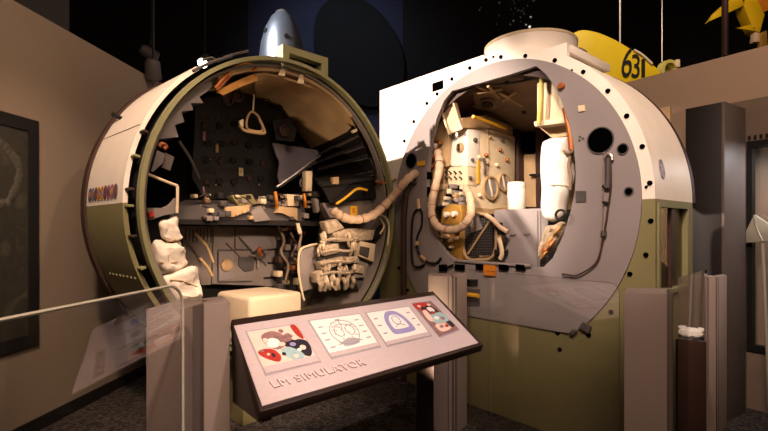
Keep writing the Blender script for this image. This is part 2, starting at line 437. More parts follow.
# visible rising faces of the right-hand tiers with rows of breakers
faces = [((362, 125), (330, 142), 8), ((366, 136), (326, 152), 9), ((370, 148), (322, 163), 9), ((376, 163), (318, 178), 11)]
for (xa, ya), (xb, yb), hh in faces:
    A0, A1 = f.pc(xa, ya, .12), f.pc(xa, ya+hh, .12); B0 = f.pc(xb, yb, .92); B1 = f.pc(xb, yb+hh*.72, .92)
    off = Vector((.03, 0, 0))
    bp = fb('breaker_row_panel', MB().hull([A0, A1, B1, B0], [A0+off, A1+off, B1+off, B0+off]), M['panelblack'])
    fb('lip', MB().hull([A1, A1-Vector((0, 0, .008)), B1-Vector((0, 0, .008)), B1], [p+Vector((-.035, 0, 0)) for p in (A1, A1-Vector((0, 0, .008)), B1-Vector((0, 0, .008)), B1)]), M['darkgrey'], bp)
    kb = MB()
    for k in range(22):
        u = (k+.5)/22; c = (A0*.35+A1*.65).lerp(B0*.35+B1*.65, u)
        kb.box(c.x-.014, c.x, c.y-.006, c.y+.006, c.z-.012, c.z+.012)
    kb.build('breaker_row', M['darkgrey'], bp)
# instrument panels at the front of the cockpit
ip = fb('instrument_panel', MB().prism(f.poly([(196, 100), (238, 92), (280, 100), (286, 140), (272, 150), (280, 185), (270, 199), (205, 199), (192, 178)], .80), .80, .86), M['console'])
rnd = random.Random(3)
for r_ in range(4):
    for c_ in range(5):                                        # dials in rows
        x, y = 206+c_*14+rnd.uniform(-2, 2), 126+r_*18+rnd.uniform(-2, 2); s, z = f.at(x, y, .795)
        MB().lathe([(.030, -.004), (.030, .012), (.024, .014), (.022, .008)], (s, .795, z), Matrix.Rotation(PI/2, 4, 'X'), 16).build('dial', M['softblack'] if (r_+c_) % 3 else M['brown'], ip)
for r_ in range(6):
    for c_ in range(11):
        if rnd.random() < .25: continue
        x, y = 203+c_*6.2, 118+r_*13.5+rnd.uniform(-1, 1); s, z = f.at(x, y, .795)
        MB().box(s-.004, s+.004, .78, .797, z-.008, z+.008, .002).build('switch', M['tan'] if (r_*c_) % 7 == 3 else M['darkgrey'], ip)
s, z = f.at(241, 172, .79); tag(MB().box(s-.022, s+.022, .785, .797, z-.038, z+.038, .003).build('tag_plate', M['cream'], ip), 'small cream tag')
s, z = f.at(217, 148, .79); tag(MB().box(s-.014, s+.014, .785, .797, z-.04, z+.04, .003).build('tag_plate', M['tan'], ip), 'small tan tag')
s, z = f.at(204, 136, .79); MB().box(s-.014, s+.014, .785, .797, z-.04, z+.04, .003).build('tag_plate', M['mauve'], ip)
fb('lower_console', MB().hull([f.p3(x, y, .42) for x, y in ((170, 222), (170, 206), (305, 210), (305, 224))], [f.p3(x, y, .85) for x, y in ((185, 215), (185, 200), (300, 200), (300, 216))]), M['darkgrey'])
fb('console_edge', MB().prism(f.poly([(160, 219), (160, 224), (330, 226), (330, 221)], .41), .41, .45), M['softblack'])
fb('console_block', MB().prism(f.poly([(226, 207), (250, 205), (250, 211), (234, 217), (226, 216)], .38), .385, .55, .004), M['tan'])
fb('console_block', MB().prism(f.poly([(279, 206), (298, 208), (298, 221), (284, 213), (276, 213)], .38), .385, .55, .004), M['tan'])
fb('console_block', MB().prism(f.poly([(287, 194), (300, 195), (299, 206), (288, 206)], .45), .45, .56, .004), M['cream'])
fb('console_block', MB().prism(f.poly([(252, 212), (262, 206), (272, 220), (256, 222)], .36), .375, .46, .004), M['midgrey'])
fb('console_block', MB().prism(f.poly([(232, 196), (252, 194), (258, 204), (238, 206)], .5), .50, .6, .004), M['olive'])
for k in range(26):
    x, y = rnd.uniform(200, 322), rnd.uniform(197, 219); s, z = f.at(x, y, .40); w = rnd.uniform(.008, .028)
    fb('switch_box', MB().box(s-w, s+w, .375, .44, z-w*.8, z+w*.8, .004), M[rnd.choice(['midgrey', 'darkgrey', 'tan', 'cream', 'brown', 'darkgrey'])])
for k in range(34):
    x, y = rnd.uniform(186, 318), rnd.uniform(194, 207); s, z = f.at(x, y, .50); w = rnd.uniform(.010, .030)
    fb('console_fitting', MB().box(s-w, s+w, .48, .56, z-w*.7, z+w*rnd.uniform(.3, 1.4), .005), M[rnd.choice(['midgrey', 'darkgrey', 'softblack', 'tan', 'brown', 'softblack', 'cream'])])
for k in range(7):
    x = rnd.uniform(190, 300); y = rnd.uniform(196, 206)
    fb('loose_wire', MB().tube([f.p3(x, y, .46), f.p3(x+rnd.uniform(4, 9), y-rnd.uniform(2, 6), .44), f.p3(x+rnd.uniform(8, 16), y+rnd.uniform(0, 4), .46)], .006, 6), M[rnd.choice(['cabletan', 'brown', 'cable'])])
for x, y0, y1 in ((276.5, 192, 207), (305, 194, 207)):
    fb('grab_handle', MB().tube([f.p3(x-1.2, y0, .36), f.p3(x, (y0+y1)/2, .34), f.p3(x+.3, y1, .37)], .014, 8), M['orange'])
tag(fb('grab_bar', MB().tube([f.p3(336, 204, .12), f.p3(345, 198, .11), f.p3(355, 190, .10), f.p3(360, 188.5, .10), f.p3(367, 190, .12)], .012, 8), M['yellow']), 'bent yellow bar on the right console')
fb('right_console', MB().hull([f.p3(x, y, .16) for x, y in ((322, 186), (386, 180), (392, 196), (330, 203))], [f.p3(x, y, .8) for x, y in ((312, 181), (350, 172), (352, 190), (318, 198))]), M['softblack'])
fb('right_console_top', MB().hull([f.p3(x, y, .14) for x, y in ((322, 183), (384, 175), (386, 179), (322, 186.5))], [f.p3(x, y, .6) for x, y in ((312, 178), (355, 171), (356, 173), (312, 181))]), M['softblack'])
fb('right_console_face', MB().prism(f.poly([(322, 203), (376, 200), (392, 205), (392, 216), (330, 218)], .22), .22, .3), M['midgrey'])
tag(fb('warning_label', MB().prism(f.poly([(350.5, 206), (357, 206), (357, 216.5), (350.5, 216.5)], .21), .205, .219), M['yellow']), 'small yellow label')
fb('label_dot', MB().prism(f.poly([(352.3, 208), (355.4, 208), (354.8, 213), (353, 213)], .2), .2, .206), M['orange'])
fb('switch_post', MB().prism(f.poly([(306, 171), (312.5, 171), (312, 191), (306, 191)], .4), .4, .46, .003), M['cream'])
fb('switch_post', MB().prism(f.poly([(315, 198), (318.5, 199), (320, 211), (317, 213)], .28), .28, .34, .003), M['midgrey'])
fb('knob_ring', MB().tube([f.p3(304+4*math.cos(a), 183+4.5*math.sin(a), .45) for a in [k*PI/5 for k in range(10)]], .01, 6, closed=True), M['darkgrey'])
fb('label_block', MB().prism(f.poly([(333, 177), (339, 177), (339, 184), (333, 184)], .12), .12, .16, .003), M['tan'])
# window, handrail and the gold loop
tag(fb('cockpit_window', MB().prism(f.poly([(273, 143), (317, 150), (319, 154), (281, 187), (278, 176), (280, 162), (276, 154)], .72), .72, .74), M['winpale']), 'pale grey window panel')
fb('handrail', MB().tube([f.p3(277, 187, .6), f.p3(298, 172, .58), f.p3(314, 160, .56), f.p3(320, 156, .6)], .012, 8).tube([f.p3(280, 187, .62), f.p3(316, 162, .6)], .010, 8), M['metal'])
def loop(pts, t, r, m, name):
    return fb(name, MB().tube([f.p3(x, y, t) for x, y in pts], r, 8, closed=True), m)
lp = loop([(251, 112), (256, 114), (260, 120), (262, 131), (248, 129), (247, 119)], .35, .010, M['tan'], 'loop_handle')
MB().tube([f.p3(x, y, .34) for x, y in ((241, 127), (246, 131), (263, 133.5), (264, 130), (259, 118))], .012, 8).build('loop_bar', M['tan'], lp)
MB().tube([f.p3(253, 112, .35), f.p3(253.5, 104, .35), f.p3(254, 95, .35)], .007, 6).build('loop_stem', M['cream'], lp)
MB().prism(f.poly([(239, 121), (243, 119), (243, 127), (240, 127)], .35), .34, .37, .003).build('loop_bracket', M['cream'], lp)
fb('overhead_unit', MB().hull([f.p3(x, y, .55) for x, y in ((272, 120), (290, 118), (297, 130), (294, 142), (276, 140))], [f.p3(x, y, .75) for x, y in ((274, 120), (290, 118), (297, 130), (294, 142), (276, 140))], .01), M['softblack'])
for x, y in ((283, 131), (227, 100), (237, 96)):
    s, z = f.at(x, y, .53); fb('overhead_dial', MB().lathe([(.05, 0), (.05, .03), (.035, .035), (.03, .02)], (s, .54, z), Matrix.Rotation(PI/2, 4, 'X'), 22), M['brown'])
# left side: two grey boxes, white tube frame
fb('side_box', MB().hull([f.p3(x, y, .10) for x, y in ((157, 150), (165, 154), (163, 163), (153, 172), (151, 171))], [f.p3(x, y, .2) for x, y in ((157, 150), (165, 154), (163, 163), (153, 172), (151, 171))], .004), M['grey'])
fb('side_box', MB().hull([f.p3(x, y, .16) for x, y in ((164, 152), (174.5, 157), (170, 171), (161, 167), (165, 161))], [f.p3(x, y, .26) for x, y in ((164, 152), (174.5, 157), (170, 171), (161, 167), (165, 161))], .004), M['midgrey'])
fb('side_cap', MB().tube([f.p3(x, y, .1) for x, y in ((159, 147), (161, 144), (166, 146), (164, 149))], .015, 8), M['copper'])
tag(fb('hatch_frame', MB().tube([f.p3(x, y, .10) for x, y in ((148, 168), (147.6, 174), (162, 180), (177.5, 186))], .010, 8, sm=False).tube([f.p3(x, y, .10) for x, y in ((177.5, 186), (177.5, 200), (177, 213))], .010, 8, sm=False), M['cream']), 'thin white tube frame')
fb('side_recess', MB().prism(f.poly([(148, 176), (176, 187), (175, 198), (171, 203), (164, 207), (147, 207)], .16), .16, .2), M['hole'])
fb('side_shelf', MB().prism(f.poly([(147, 208), (164, 208), (171, 204), (176, 198), (177, 213), (165, 215), (150, 220)], .12), .12, .18), M['midgrey'])
fb('shelf_fitting', MB().prism(f.poly([(149, 212), (154, 211), (155, 216), (150, 218)], .10), .105, .14, .003), M['red'])
fb('side_strut', MB().tube([f.p3(179, 141, .3), f.p3(190, 158, .45), f.p3(199, 178, .6)], .012, 6), M['darkgrey'])
fb('red_wand', MB().tube([f.p3(203, 187, .5), f.p3(205.5, 199, .5)], .008, 6), M['mauve'])
# front hatch below the console
hp = fb('front_hatch', MB().prism(f.poly([(214, 226), (290, 228), (292, 287), (212, 284)], .88), .88, .95, .006), M['midgrey'])
def hl(pts, m=M['darkgrey'], w=.006, t=.872):
    return MB().tube([f.p3(x, y, t) for x, y in pts], w, 6, sm=False).build('hatch_seam', m, hp)
hl([(218, 251), (218, 282), (252, 281)]); hl([(235, 226), (235, 249), (252, 250)]); hl([(218, 250), (272, 250)])
hl([(226, 243), (240, 257)]); hl([(239, 238), (254, 255)]); hl([(268, 250), (276, 249)], M['softblack'], .01); hl([(268, 263), (276, 263)], M['softblack'], .01); hl([(264, 278), (278, 277)], M['softblack'], .01)
hl([(282, 226), (282, 285)])
MB().prism(f.poly([(237, 234), (266, 234), (272, 246), (254, 252)], .865), .865, .882, .003).build('hatch_panel', M['grey'], hp)
MB().prism(f.poly([(239, 257), (255, 257), (254, 270), (245, 272), (239, 266)], .865), .865, .882, .003).build('hatch_panel', M['darkgrey'], hp)
MB().prism(f.poly([(219, 252), (234, 252), (234, 279), (219, 281)], .87), .87, .882, .003).build('hatch_panel', M['grey'], hp)
s, z = f.at(226.5, 265, .86); tag(MB().lathe([(.055, 0), (.055, .02), (.04, .026)], (s, .87, z), Matrix.Rotation(PI/2, 4, 'X'), 26).build('round_cap', M['tan'], hp), 'round tan cap')
s, z = f.at(259, 255, .84); la = MB().lathe([(.05, 0), (.05, .05), (.03, .07)], (s, .87, z), Matrix.Rotation(PI/2, 4, 'X'), 22).build('latch_hub', M['darkgrey'], hp)
MB().tube([(s, .80, z), (s-.03, .79, z+.04), (s-.01, .79, z+.07)], .022, 8).build('latch_knob', M['copper'], la)
MB().tube([(s-.09, .85, z), (s, .82, z-.01), (s+.09, .85, z+.0)], .012, 6).tube([(s+.02, .84, z-.02), (s+.1, .86, z-.1)], .012, 6).tube([(s-.01, .84, z), (s, .86, z-.13)], .012, 6).build('latch_arm', M['metal'], la)
fb('side_column', MB().box(*(lambda a, b: (a[0], b[0]))(f.at(281, 240, .8), f.at(297, 240, .8)), .80, .9, zd, 1.40, .004), M['darkgrey'])
fb('side_panel', MB().prism(f.poly([(180, 226), (213, 226), (211, 285), (188, 285), (186, 262)], .86), .86, .93, .004), M['midgrey'])
for k in range(30):
    x, y = rnd.uniform(278, 303), rnd.uniform(226, 288); s, z = f.at(x, y, .76); w = rnd.uniform(.012, .035)
    fb('fitting', MB().box(s-w, s+w, .72, .82, z-w, z+w, .006), M[rnd.choice(['midgrey', 'darkgrey', 'brown', 'cream', 'softblack', 'copper', 'softblack'])])
fb('plumbing', MB().tube([f.p3(x, y, .7) for x, y in ((278, 226), (284, 240), (281, 252), (288, 265), (286, 280))], .014, 8).tube([f.p3(x, y, .68) for x, y in ((300, 262), (292, 256), (296, 244), (290, 232))], .01, 8).tube([f.p3(x, y, .5) for x, y in ((300, 222), (301, 236), (299, 250), (300, 290))], .012, 8), M['cabletan'])
for k in range(8):
    x = 186+k*3.6; hl([(x, 228+k % 3), (x, 240+k % 4)], M['darkgrey'], .005, .855)
for k, pts in enumerate((((195, 233), (207, 247), (213, 262)), ((200, 258), (208, 268), (212, 276)))):
    fb('floor_strut', MB().tube([f.p3(x, y, .6) for x, y in pts], .012, 6), M['tan'])
fb('tie_tag', MB().prism(f.poly([(296, 223), (299.5, 223), (302, 233), (299, 234)], .38), .38, .39), M['cream'])
fb('curved_shield', MB().hull([f.p3(x, y, .20) for x, y in ((301, 250), (308, 245), (316, 243), (321, 262), (318, 287), (302, 292), (299, 272))], [f.p3(x, y, .45) for x, y in ((300, 250), (306, 246), (314, 244), (318, 262), (316, 285), (302, 289), (299, 272))], .01), M['midgrey'])
fb('shield_edge', MB().tube([f.p3(x, y, .19) for x, y in ((318, 244), (308, 246), (300, 251), (298.5, 270), (302, 292), (304, 300))], .010, 8), M['cream'])
# lower right strakes along the lining
fb('drain_strip', MB().tube([f.p3(x, y, .02) for x, y in ((388, 250), (384, 265), (378, 281), (371, 297))], .022, 8), M['black'])
fb('drain_rod', MB().tube([f.p3(x, y, -.02) for x, y in ((386, 254), (382, 270), (376, 284), (369, 299))], .012, 8), M['metal'])
fb('elbow_hose', MB().tube([f.p3(x, y, .1) for x, y in ((372, 238), (379, 232), (384, 224), (386, 214))], .035, 10), M['black'])
fb('wire_loop', MB().tube([f.p3(x, y, .0) for x, y in ((378, 214), (386, 218), (389, 228), (388, 242), (389, 250))], .010, 8).tube([f.p3(x, y, .02) for x, y in ((380, 218), (384, 226), (380, 234))], .008, 8), M['cream'])
fb('amber_cable', MB().tube([f.p3(x, y, .05) for x, y in ((376, 181), (384, 183), (392, 181), (400, 178))], .012, 6), M['copper'])

# things carried inside the cabin
def puff(name, label, cat, fr, poly, t, bulge, m, group=None, seed=0, straps=(), wr=.012, back=None):
    xs = fr.poly(poly, t); lo = min(xs, key=lambda q: q[1])
    c = fr.m @ Vector((sum(q[0] for q in xs)/len(xs), t, lo[1]))
    o = thing(name, label, cat, c, fr.yaw, group)
    mb = MB().puffy(xs, t, bulge, back, seed=seed, wr=wr); mb.bm.transform(fr.m)
    mb.build('bag_body', m, o, world=True)
    for pts, mm, r in straps:
        q = MB().tube([fr.p3(x, y, t-bulge*k) for x, y, k in pts], r, 6); q.bm.transform(fr.m); q.build('strap', mm, o, world=True)
    return o
bg = 'white cloth bags stacked inside the left rim'
puff('stowage_bag', 'small wrinkled white cloth bag, topmost of the stack inside the left rim', 'bag', FL, [(159, 222), (167, 219), (175, 218), (178, 230), (180, 239), (171, 242), (163, 239), (160, 231)], .16, .045, M['cloth'], bg, 1, straps=(([(163, 238, .6), (170, 241, .8), (179, 238, .6)], M['tan'], .006),), wr=.034)
puff('stowage_bag', 'largest white cloth bag, middle of the stack inside the left rim', 'bag', FL, [(152, 243), (162, 239), (172, 243), (181, 240), (183, 255), (188, 263), (178, 270), (162, 274), (155, 260)], .16, .06, M['cloth'], bg, 2, straps=(([(159, 262, .8), (170, 263, 1), (186, 260, .5)], M['tan'], .005),), wr=.042)
puff('stowage_bag', 'white folded cloth bag, lowest of the stack inside the left rim', 'bag', FL, [(163, 277), (178, 271), (196, 267), (199, 280), (201, 298), (190, 304), (176, 302), (168, 290)], .14, .055, M['cloth'], bg, 3, straps=(([(170, 280, .8), (182, 281, 1), (198, 287, .6)], M['tan'], .006),), wr=.042)
st = thing('storage_box', 'cream padded box sitting on the floor of the open cabin', 'box', FL.m @ Vector((-.1, .36, zd)), FL.yaw)
MB().box(-.25, .25, -.265, .265, .012, .285, .035, seg=4).build('box_body', M['creambox'], st)
for x in (-.15, .15): MB().box(x-.03, x+.03, -.272, -.2, 0, .03, .004).build('foot', M['softblack'], st)

# tangled equipment rack with webbing (lower right of the cabin)
rk = thing('equipment_rack', 'beige webbing-covered equipment rack on the right lining of the cabin', 'rack', FL.m @ Vector((.62, .2, .9)), FL.yaw)
def rp(name, mb, m, parent=rk): mb.bm.transform(FL.m); return mb.build(name, m, parent, world=True)
rp('rack_frame', MB().hull([f.p3(x, y, .14) for x, y in ((320, 232), (370, 232), (366, 262), (354, 288), (318, 286), (318, 262))], [f.p3(x, y, .3) for x, y in ((320, 232), (368, 232), (364, 262), (352, 285), (318, 284), (318, 262))]), M['darkgrey'])
rk_boxes = [((322, 222), (334, 219), (342, 228), (326, 234)), ((330, 232), (350, 228), (372, 230), (370, 240), (332, 242)), ((318, 262), (340, 256), (342, 264), (319, 270)), ((343, 257), (355, 256), (357, 262), (344, 264)),
            ((322, 245), (336, 243), (337, 252), (322, 256)), ((352, 264), (362, 266), (361, 274), (351, 272)), ((314, 273), (320, 270), (321, 281), (315, 283)), ((358, 241), (373, 244), (371, 262), (356, 256))]
for k, q in enumerate(rk_boxes):
    t = .10+.01*(k % 3)
    rp('pouch', MB().prism(f.poly(q, t), t-.04, t+.05, .008), M['net'] if k != 7 else M['cream'])
rp('pouch_window', MB().prism(f.poly([(361, 246), (370, 248), (368.5, 257), (360, 253)], .05), .052, .06), M['darkgrey'])
for k in range(34):                                                           # webbing straps and fringe
    x = rnd.uniform(318, 356); y = rnd.choice([rnd.uniform(236, 252), rnd.uniform(262, 286)])
    L = rnd.uniform(6, 12)
    rp('webbing_strap', MB().tube([f.p3(x, y-L/2, .075), f.p3(x+rnd.uniform(-2, 2), y, .05), f.p3(x+rnd.uniform(-2, 3), y+L/2, .085)], rnd.uniform(.010, .019), 6), M['net'] if k % 3 else M['cream'])
for k in range(9):
    rp('fringe', MB().tube([f.p3(318+k*4.2, 280-k*.4, .09), f.p3(319+k*4.2+rnd.uniform(-2, 2), 285-k*.4, .06), f.p3(317+k*4.2+rnd.uniform(-1, 3), 291-k*.6+rnd.uniform(-1, 2), .09)], .016, 6), M['net'])
for k in range(4):
    y = 240+k*11
    rp('cross_strap', MB().tube([f.p3(320, y+2, .06), f.p3(334, y-1, .045), f.p3(348, y, .05), f.p3(358-k*1.5, y-2, .07)], .013, 6), M['net'])
rp('rack_flap', MB().prism(f.poly([(354, 280), (363, 281), (358, 290)], .1), .09, .13), M['darkgrey'])
rp('rack_plate', MB().prism(f.poly([(352, 258), (368, 264), (364, 277), (353, 278)], .11), .10, .14), M['midgrey'])

# ================================================================== RIGHT MIDSECTION HALF
f2 = FR; czr = FR.cz
mod = thing('midsection_simulator', 'white and olive midsection simulator with grey bulkhead and round open hatchway', 'simulator', (FR.x, FR.y, 0), FR.yaw)
def mb_(name, mb, m, parent=mod, **k): return mb.build(name, m, parent, **k)
TB = .70                                    # body depth
r0 = 1.0*R; r1 = 1.065*R; xl = -1.215*R; xt = -.06*R
def arc(r, a0, a1, n): return [(r*math.cos(math.radians(a0+(a1-a0)*i/n)), czr+r*math.sin(math.radians(a0+(a1-a0)*i/n))) for i in range(n+1)]
ztop = czr+1.085*R; ztab = czr+.985*R
# opening outline (star-shaped about its own centre)
OPX = [(452, 91), (480, 83), (510, 74.5), (536.5, 66), (545, 73), (552, 82), (561, 99), (569, 122), (574, 146), (576, 170), (575, 192), (570, 214), (563, 236), (553, 258), (543, 268), (520, 267), (490, 264.5), (460, 262),
       (449, 256), (440, 244), (433, 230), (428.5, 212), (427, 190), (428, 165), (431, 140), (437, 118), (444, 101)]
OP = [Vector((x, 0, z)) for x, z in f2.poly(OPX, -.012)]
oc = Vector((sum(p.x for p in OP)/len(OP), 0, sum(p.z for p in OP)/len(OP)))
def hit(poly, c, ang):                     # ray from c against closed polyline
    d = (math.cos(ang), math.sin(ang)); best = None
    for i in range(len(poly)):
        a, b = poly[i], poly[(i+1) % len(poly)]
        ex, ez = b[0]-a[0], b[1]-a[1]; den = d[0]*ez-d[1]*ex
        if abs(den) < 1e-12: continue
        t = ((a[0]-c[0])*ez-(a[1]-c[1])*ex)/den; u = ((a[0]-c[0])*d[1]-(a[1]-c[1])*d[0])/den
        if t > 0 and -1e-6 <= u <= 1+1e-6 and (best is None or t > best): best = t
    return (c[0]+d[0]*best, c[1]+d[1]*best)
def annulus(outer, inner, c, y0, y1, extra=(), n=160):
    def ang(p): return math.atan2(p[1]-c[1], p[0]-c[0]) % (2*PI)
    A = sorted({round(2*PI*k/n, 5) for k in range(n)} | {round(ang(p), 5) for p in list(extra)})
    return MB().frame([hit(outer, c, a) for a in A], [hit(inner, c, a) for a in A], y0, y1)
bdisc = [p for p in arc(r0, 0, 360, 180)[:-1]]
zc = czr-.80*R
bdisc = [(x, max(z, zc)) for x, z in bdisc]
opl = [(p.x, p.z) for p in OP]
tag(mb_('bulkhead', annulus(bdisc, opl, (oc.x, oc.z), -.014, .03, opl), M['grey']), 'grey round bulkhead with the large opening')
# white plate above the break, olive below
holeU = arc(r0*.999, 0, 180, 60)
tabx0 = .567*R; a_tab = math.degrees(math.acos(.567*R/r1)); zti = math.sqrt(r1*r1-(.36*R)**2)+czr
plU = [(r1, czr)]+arc(r1, 1, a_tab, 30)+[(tabx0, ztab), (.40*R, ztab)]+arc(r1, math.degrees(math.acos(.36*R/r1)), 93, 12)+[(xt, ztop), (xl, ztop), (xl, czr)]
c0 = (0, czr)
# build as half annulus: match angles
def half(outer, a0, a1, rin, y0, y1, extra, n=90):
    A = sorted({a0+(a1-a0)*k/n for k in range(n+1)} | {a for a in extra if a0 < a < a1})
    mbx = MB(); L = []
    for a in A:
        o = hit(outer, c0, min(max(a, a0+1e-4), a1-1e-4)); i = (rin*math.cos(a), czr+rin*math.sin(a))
        L.append([mbx.bm.verts.new((p[0], y, p[1])) for p, y in ((o, y0), (i, y0), (i, y1), (o, y1))])
    for k in range(len(L)-1):
        P, Q = L[k], L[k+1]
        for j in range(4): mbx.bm.faces.new((P[j], P[(j+1) % 4], Q[(j+1) % 4], Q[j]))
    mbx.bm.faces.new(L[0][::-1]); mbx.bm.faces.new(L[-1]); return mbx
exU = [math.atan2(p[1]-czr, p[0]) for p in ((tabx0, ztab), (.40*R, ztab), (xt, ztop), (xl, ztop), (tabx0, czr+math.sqrt(r1*r1-tabx0**2)))]
tag(mb_('face_plate', half(plU, 0, PI, r0*.97, 0, .04, exU+[e+.002 for e in exU]+[e-.002 for e in exU]), M['white'], smooth=False), 'white upper face with bolt holes')
plL = [(r1, czr), (r1, 0.0), (xl, 0.0), (xl, czr)]
exL = [math.atan2(-czr, r1) % (2*PI), math.atan2(-czr, xl) % (2*PI)]
tag(mb_('face_plate', half(plL, PI, 2*PI, .795*R, 0, .04, exL), M['olive'], smooth=False), 'olive lower face reaching the floor')
# body behind
tag(mb_('side_shell', MB().band(0, czr, r1-.03, r1, .041, TB, 0, 93, 50), M['white']), 'curved white side skin')
tag(mb_('upper_housing', MB().box(xl, xt, .041, TB, czr+.97*R, ztop, .004).box(xl, -.985*R, .041, TB, czr+.19, czr+.969*R), M['white']), 'white box shoulder at the upper left')
mb_('tab_housing', MB().box(.1*R, tabx0, .041, TB, czr+.935*R, ztab, .004), M['white'])
mb_('rear_band', MB().band(0, czr, .95*R, r1+.004, TB+.001, TB+.05, 0, 100, 40), M['brown'])
lb = mb_('lower_housing', MB().box(xl, -.985*R, .041, TB, 0, czr+.189), M['olive'])
wy0, wy1 = f2.ats(659, 240, r1)[0], f2.ats(686, 240, r1)[0]; wz1 = f2.ats(660, 207, r1)[1]; wz0 = f2.ats(660, 291, r1)[1]
ol = [(.041, 0), (TB, 0), (TB, czr), (.041, czr)]; il = [(wy0, wz0), (wy1, wz0), (wy1, wz1), (wy0, wz1)]
sp = MB()
for x in (r1-.04, r1):
    pass
def rectframe_x(o, i, x0, x1):
    q = MB(); q.frame(o, i, x0, x1)
    for v in q.bm.verts: v.co = Vector((v.co.y, v.co.x, v.co.z))
    return q
sd = tag(mb_('side_panel', rectframe_x(ol, il, r1-.04, r1), M['olive'], smooth=False), 'olive side with a tall dark window')
MB().box(r1-.035, r1-.025, wy0, wy1, wz0, wz1).build('side_window', M['glassdark'], sd)
q = rectframe_x([(wy0-.03, wz0-.03), (wy1+.03, wz0-.03), (wy1+.03, wz1+.03), (wy0-.03, wz1+.03)], il, r1, r1+.012); q.build('window_trim', M['ringolive'], sd, smooth=False)
MB().box(r1-.03, r1-.01, (wy0+wy1)/2-.015, (wy0+wy1)/2+.015, wz0, wz1).build('window_mullion', M['brown'], sd)
mb_('side_interior', MB().box(r1-.30, r1-.28, .05, TB, 0, czr), M['softblack'])
for yy in (wy0+.06, (wy0+wy1)/2+.1):
    mb_('inner_rack', MB().box(r1-.2, r1-.16, yy, yy+.06, .6, czr-.05, .005), M['midgrey'])
mb_('rear_wall', MB().box(-.9*R, .80*R, 1.205, 1.24, .3, czr+.72*R), M['tan'])
# bolts on plates
BW = [(486, 60), (501, 57), (525.5, 56), (555, 60.5), (583.5, 72), (608, 91), (627, 116), (642.5, 146.5), (650, 183), (470, 68), (452, 79), (437.3, 94), (427, 103.3), (414, 121.5), (404.5, 141), (493.5, 57), (572, 70.5), (646.5, 187)]
BO = [(651, 221), (646, 255), (630, 274), (611, 312), (589, 335), (560, 349.5), (558, 333), (533, 312), (408, 290), (399, 268), (635, 293)]
for x, y in BW+BO:
    s, z = f2.at(x, y, 0); mb_('bolt', MB().disc(s, z, .016 if (x, y) not in ((493.5, 57), (572, 70.5), (646.5, 187)) else .009, -.008, .002, 12), M['hole'])
mb_('vent_cutout', MB().prism(f2.poly([(432.5, 83.5), (443.3, 80), (443.3, 88.5), (432.5, 92)], 0), -.004, .002), M['hole'])
# ports and plates on the grey bulkhead
def port(px, py, rr, rim=True):
    s, z = f2.at(px, py, -.014); p = mb_('porthole', MB().disc(s, z, rr, -.019, -.0141), M['hole'])
    MB().band(s, z, rr, rr+.008, -.022, -.0141, n=36).build('port_ring', M['darkgrey'], p)
port(600.5, 140.5, .084); port(623, 149, .030); port(629, 191.5, .023); port(411.5, 161, .068)
s, z = f2.at(562, 86.5, -.014)
p = mb_('valve_knob', MB().lathe([(.026, 0), (.026, .02), (.018, .03)], (s, -.014, z), Matrix.Rotation(PI/2, 4, 'X'), 18), M['copper'])
def plate(name, pts, m, d=.008, b=0, lab=None):
    o = mb_(name, MB().prism(f2.poly(pts, -.014), -.014-d, -.013, b), m)
    if lab: o['label'] = lab
    return o
plate('square_plate', [(578.5, 106), (585, 105), (585.5, 111), (579, 112)], M['cream'], lab='small white square plate')
plate('square_vent', [(576, 191), (586, 191), (586.3, 202), (576, 202)], M['darkgrey'], lab='dark square vent')
for q in ((580, 137), (583, 138.5), (579.5, 140.5)): plate('fastener', [(q[0]-1, q[1]-1), (q[0]+1, q[1]-1), (q[0]+1, q[1]+1), (q[0]-1, q[1]+1)], M['darkgrey'], .006)
for x in (457, 478, 501, 518):
    plate('step_block', [(x-1, 264), (x+8, 264.8), (x+8, 270.5), (x-1, 269.5)], M['hole'], .02)
plate('label_plate', [(485, 264.5), (496.5, 265.5), (496.5, 276), (485, 275)], M['orange'], .022, lab='orange square label below the opening')
plate('latch_recess', [(465.5, 279), (478, 279.5), (478, 286), (465.5, 285.5)], M['hole'], .015)
hd = plate('handle_plate', [(464, 288), (480, 289), (480, 306), (464, 306)], M['darkgrey'], .006)
MB().tube([f2.p3(465, 294, -.05), f2.p3(471, 295, -.055), f2.p3(478.5, 296, -.05)], .019, 10).build('pull_handle', M['yellow'], hd)
mb_('opening_lip', MB().tube([f2.p3(x, y, -.02) for x, y in ((455, 260.5), (480, 262.5), (505, 264.5), (531, 266))], .014, 8, sm=False), M['grey'])
mb_('opening_edge', MB().tube([p for p in OP], .006, 6, closed=True, sm=False), M['grey'])
plate('fastener', [(590, 333), (580, 327), (584, 322), (592, 327)], M['darkgrey'], .02)
plate('fastener', [(570, 333), (574, 329), (578, 331), (574, 335)], M['darkgrey'], .02)
plate('yellow_tab', [(418, 161.5), (425, 160.5), (425, 165.5), (418, 166.5)], M['yellow'])
plate('vent_slot', [(427.5, 172), (432, 172), (432, 179.5), (427.5, 179.5)], M['hole'])
plate('vent_slot', [(427.5, 187), (430, 187), (430.5, 197), (427.5, 197)], M['hole'])
